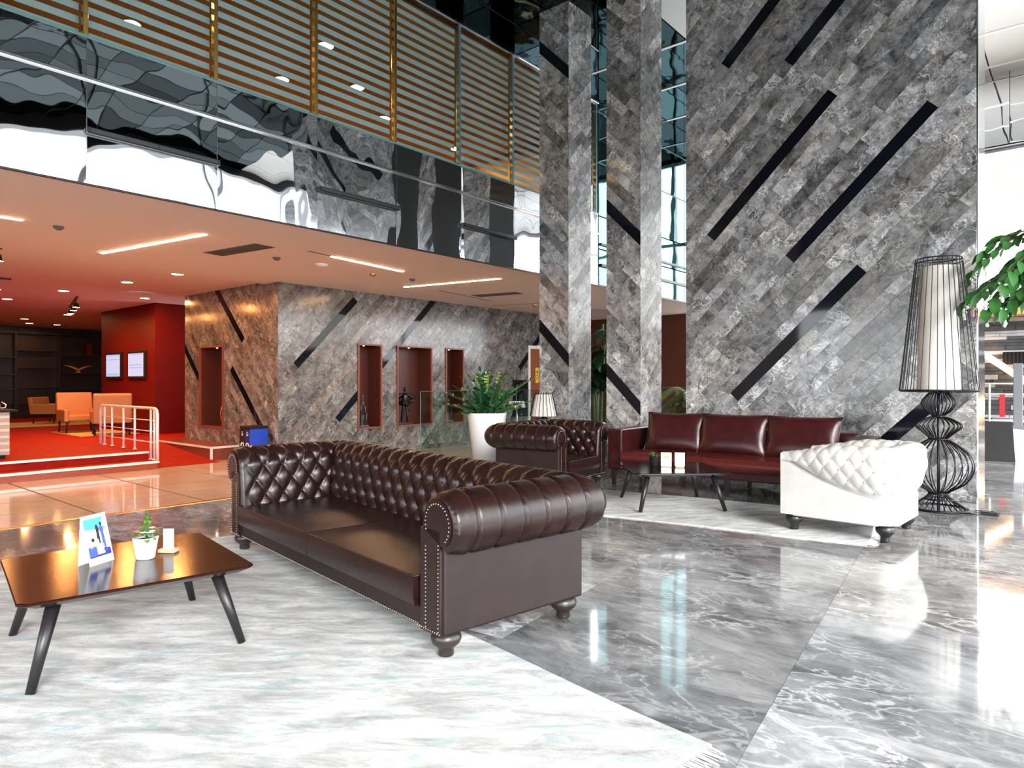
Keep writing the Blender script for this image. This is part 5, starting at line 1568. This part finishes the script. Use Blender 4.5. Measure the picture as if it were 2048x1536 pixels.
club_chair((-24.2, 6.75, .016), R(130), 'tan armchair near the bookcase, seen from its side', .80)
club_chair((-19.35, 6.0, .016), R(88), 'tan armchair facing the room, left of its twin', 1.0)
club_chair((-17.95, 6.25, .016), R(-105), 'tan armchair turned away, directly behind the handrail', 1.0)
for x, y, w, d, lab in ((-24.0, 6.6, 2.4, 2.6, 'sand-coloured rug under the chair by the bookcase'), (-18.9, 6.2, 2.2, 1.3, 'sand-coloured rug under the pair of tan chairs')):
    o = MB().rbox((-w/2, -d/2, 0), (w/2, d/2, .011), .004).build('lounge_rug', 'sand_rug'); o.location = (x, y, .0005); tag(o, lab, 'rug', 'sand rugs in the red lounge')
ct = empty('service_counter', (-14.75, .8, 0), 0, 'striped service counter with dark top at the left edge', 'counter')
MB().box((.05, 0, 0), (1.0, 2.38, .07)).build('kick_plate', 'bin_black', ct)
for i in range(13):
    z = .07 + i*.055
    MB().box((.0, -.02, z), (1.06+.004*(i % 2), 2.42, z+.052)).build('board', 'counter_stripe' if i % 2 else 'counter_stripe_dark', ct)
MB().rbox((-.04, -.04, .785), (1.14, 2.52, .82), .006).build('worktop', 'bin_black', ct)
def cup_stack(loc, lab, n, r_):
    e = empty('cup_stack', loc, 0, lab, 'cups')
    for i in range(n):
        s_ = 1 - .10*i
        MB().lathe([(r_*.7*s_, 0), (r_*s_, .03), (r_*s_*.98, .085), (r_*s_*.8, .09)], 22, (0, 0, i*.085)).build('cup', 'ceramic_white', e, True)
    MB().tube([(0, r_*.85, .02), (0, r_*1.45, .03), (0, r_*1.55, .08), (0, r_*1.1, .13)], .012, 8).build('handle', 'steel', e, True)
cup_stack((-13.85, 2.98, .82), 'stack of white cups on the striped counter', 3, .15)

o = MB().rbox((-.22, -.22, 0), (.22, .22, ZLO-ZC), .01).build('wood_pillar', 'cherry_dark'); o.location = (-9.3, 15.6, ZC); tag(o, 'dark wooden pillar seen between the second column and the wall', 'column')
# ---------------------------------------------------------------- entrance seen past the right end of the marble wall
YE = 16.2
we = struct(MB().box((-2.2, YE+.06, -.1), (GX, YE+.2, 2.55)).build('wall_entrance', 'black_void'))
rn = random.Random(3)
z = 0.0
while z < 2.5:
    h = rn.uniform(.05, .11); x = -2.2
    while x < GX-.1:
        w = rn.uniform(.5, 1.3)
        MB().box((x+.003, YE+rn.uniform(-.02, .03), z+.003), (min(GX, x+w)-.003, YE+.07, min(2.55, z+h)-.003)).build('stone_course', 'stone_pale' if rn.random() < .28 else 'stone_slate', we)
        x += w
    z += h
struct(MB().box((-2.2, YE-.5, 2.55), (GX, YE+.2, 2.70)).build('trim_2', 'orange_soffit'))
lw = struct(MB().box((-2.2, YE+.1, 5.80), (GX, YE+.2, 5.9)).build('window_entrance', 'mullion_grey'))
lv = None
for i in range(26):
    zz = 2.74 + i*.118
    if lv is None: lv = MB().box((-2.2, 0, 0), (GX, .09, .014)).build('louvre', 'cream_louvre', lw); o = lv
    else: o = lv.copy(); COL.objects.link(o); o.parent = lw
    o.location = (0, YE+.08, zz); o.rotation_euler = (R(-38), 0, 0)
bf = struct(MB().box((-2.2, YE-.1, 5.85), (GX, YE+.2, ZT)).build('wall_bulkhead', 'dark_metal'))
for i in range(5):
    x = -2.2 + i*1.16
    MB().box((x+.005, YE-.12, 5.87), (x+1.155, YE-.1, ZT)).build('mirror_panel', 'bulkhead_mirror', bf)
o = MB().prism([(0, 0), (2.4, -1.95), (2.4, -1.80), (0, .15)], (-1.75, YE-.25, 2.0), (1, 0, 0), (0, 0, 1), (0, .10, 0)).build('slanted_light', 'beam_glow'); tag(o, 'glowing orange slanted light bar on the slate wall', 'light')
ab = empty('sandwich_board', (-1.12, 13.6, 0), R(15), 'black folding sandwich board at the far right', 'sign')
for sg in (-1, 1):
    Mx = Matrix.Translation((0, sg*.20, 0)) @ Matrix.Rotation(R(sg*17), 4, 'X')
    MB().rbox((-.28, -.012, 0), (.28, .012, .66), .006, 2, Mx).build('board', 'bin_black', ab)
gp = empty('grey_post', (-.86, 15.2, 0), 0, 'tall grey steel post with base plate at the far right edge', 'post')
MB().rbox((-.07, -.05, .03), (.07, .05, 1.62), .01).build('shaft', 'post_grey', gp); MB().rbox((-.18, -.16, 0), (.20, .16, .03), .008).build('base_plate', 'post_grey', gp); MB().rbox((-.10, -.08, .03), (.10, .08, .5), .01).build('sleeve', 'post_grey', gp)
wr_ = empty('white_barrier', (-1.75, 15.75, 0), 0, 'white metal barrier with a red and white ribbon, far right', 'barrier')
for x in (0, .42, .84, 1.26): MB().tube([(x, 0, 0), (x, 0, 1.25)], .018, 8).build('post', 'frame_white', wr_, True)
for zz in (.55, 1.05, 1.25): MB().tube([(0, 0, zz), (1.26, 0, zz)], .015, 8).build('rail', 'frame_white', wr_, True)
MB().box((.58, -.025, .62), (.66, -.015, 1.05)).build('ribbon', 'red_plastic', wr_)
tl_ = empty('entrance_lamp', (-1.66, 15.3, 0), 0, 'cream-shaded lamp on a white block, far right behind the wall', 'lamp')
MB().rbox((-.14, -.14, 0), (.14, .14, 1.02), .01).build('block', 'concrete', tl_); MB().lathe([(.05, 1.02), (.03, 1.06), (.02, 1.2)], 14).build('stem', 'bin_black', tl_, True); MB().lathe([(.17, 1.2), (.11, 1.42)], 24, (0, 0, 0), False).build('shade', 'lamp_shade', tl_, True)
o = MB().prism([(0, 0), (1.0, 0), (1.0, .42), (0, .52)], (-1.55, 14.5, 0), (1, 0, 0), (0, 0, 1), (0, .35, 0)).build('stone_bench', 'concrete'); tag(o, 'sloping pale stone bench behind the sandwich board', 'bench')
e = empty('wall_heater', (-1.15, YE-.09, 1.62), 0, 'black ribbed heater on the slate wall', 'heater')
MB().rbox((0, 0, 0), (.9, .05, .24), .006).build('casing', 'bin_black', e)
for i in range(14): MB().box((.03+i*.061, -.012, .01), (.06+i*.061, 0, .23)).build('rib', 'bin_black', e)
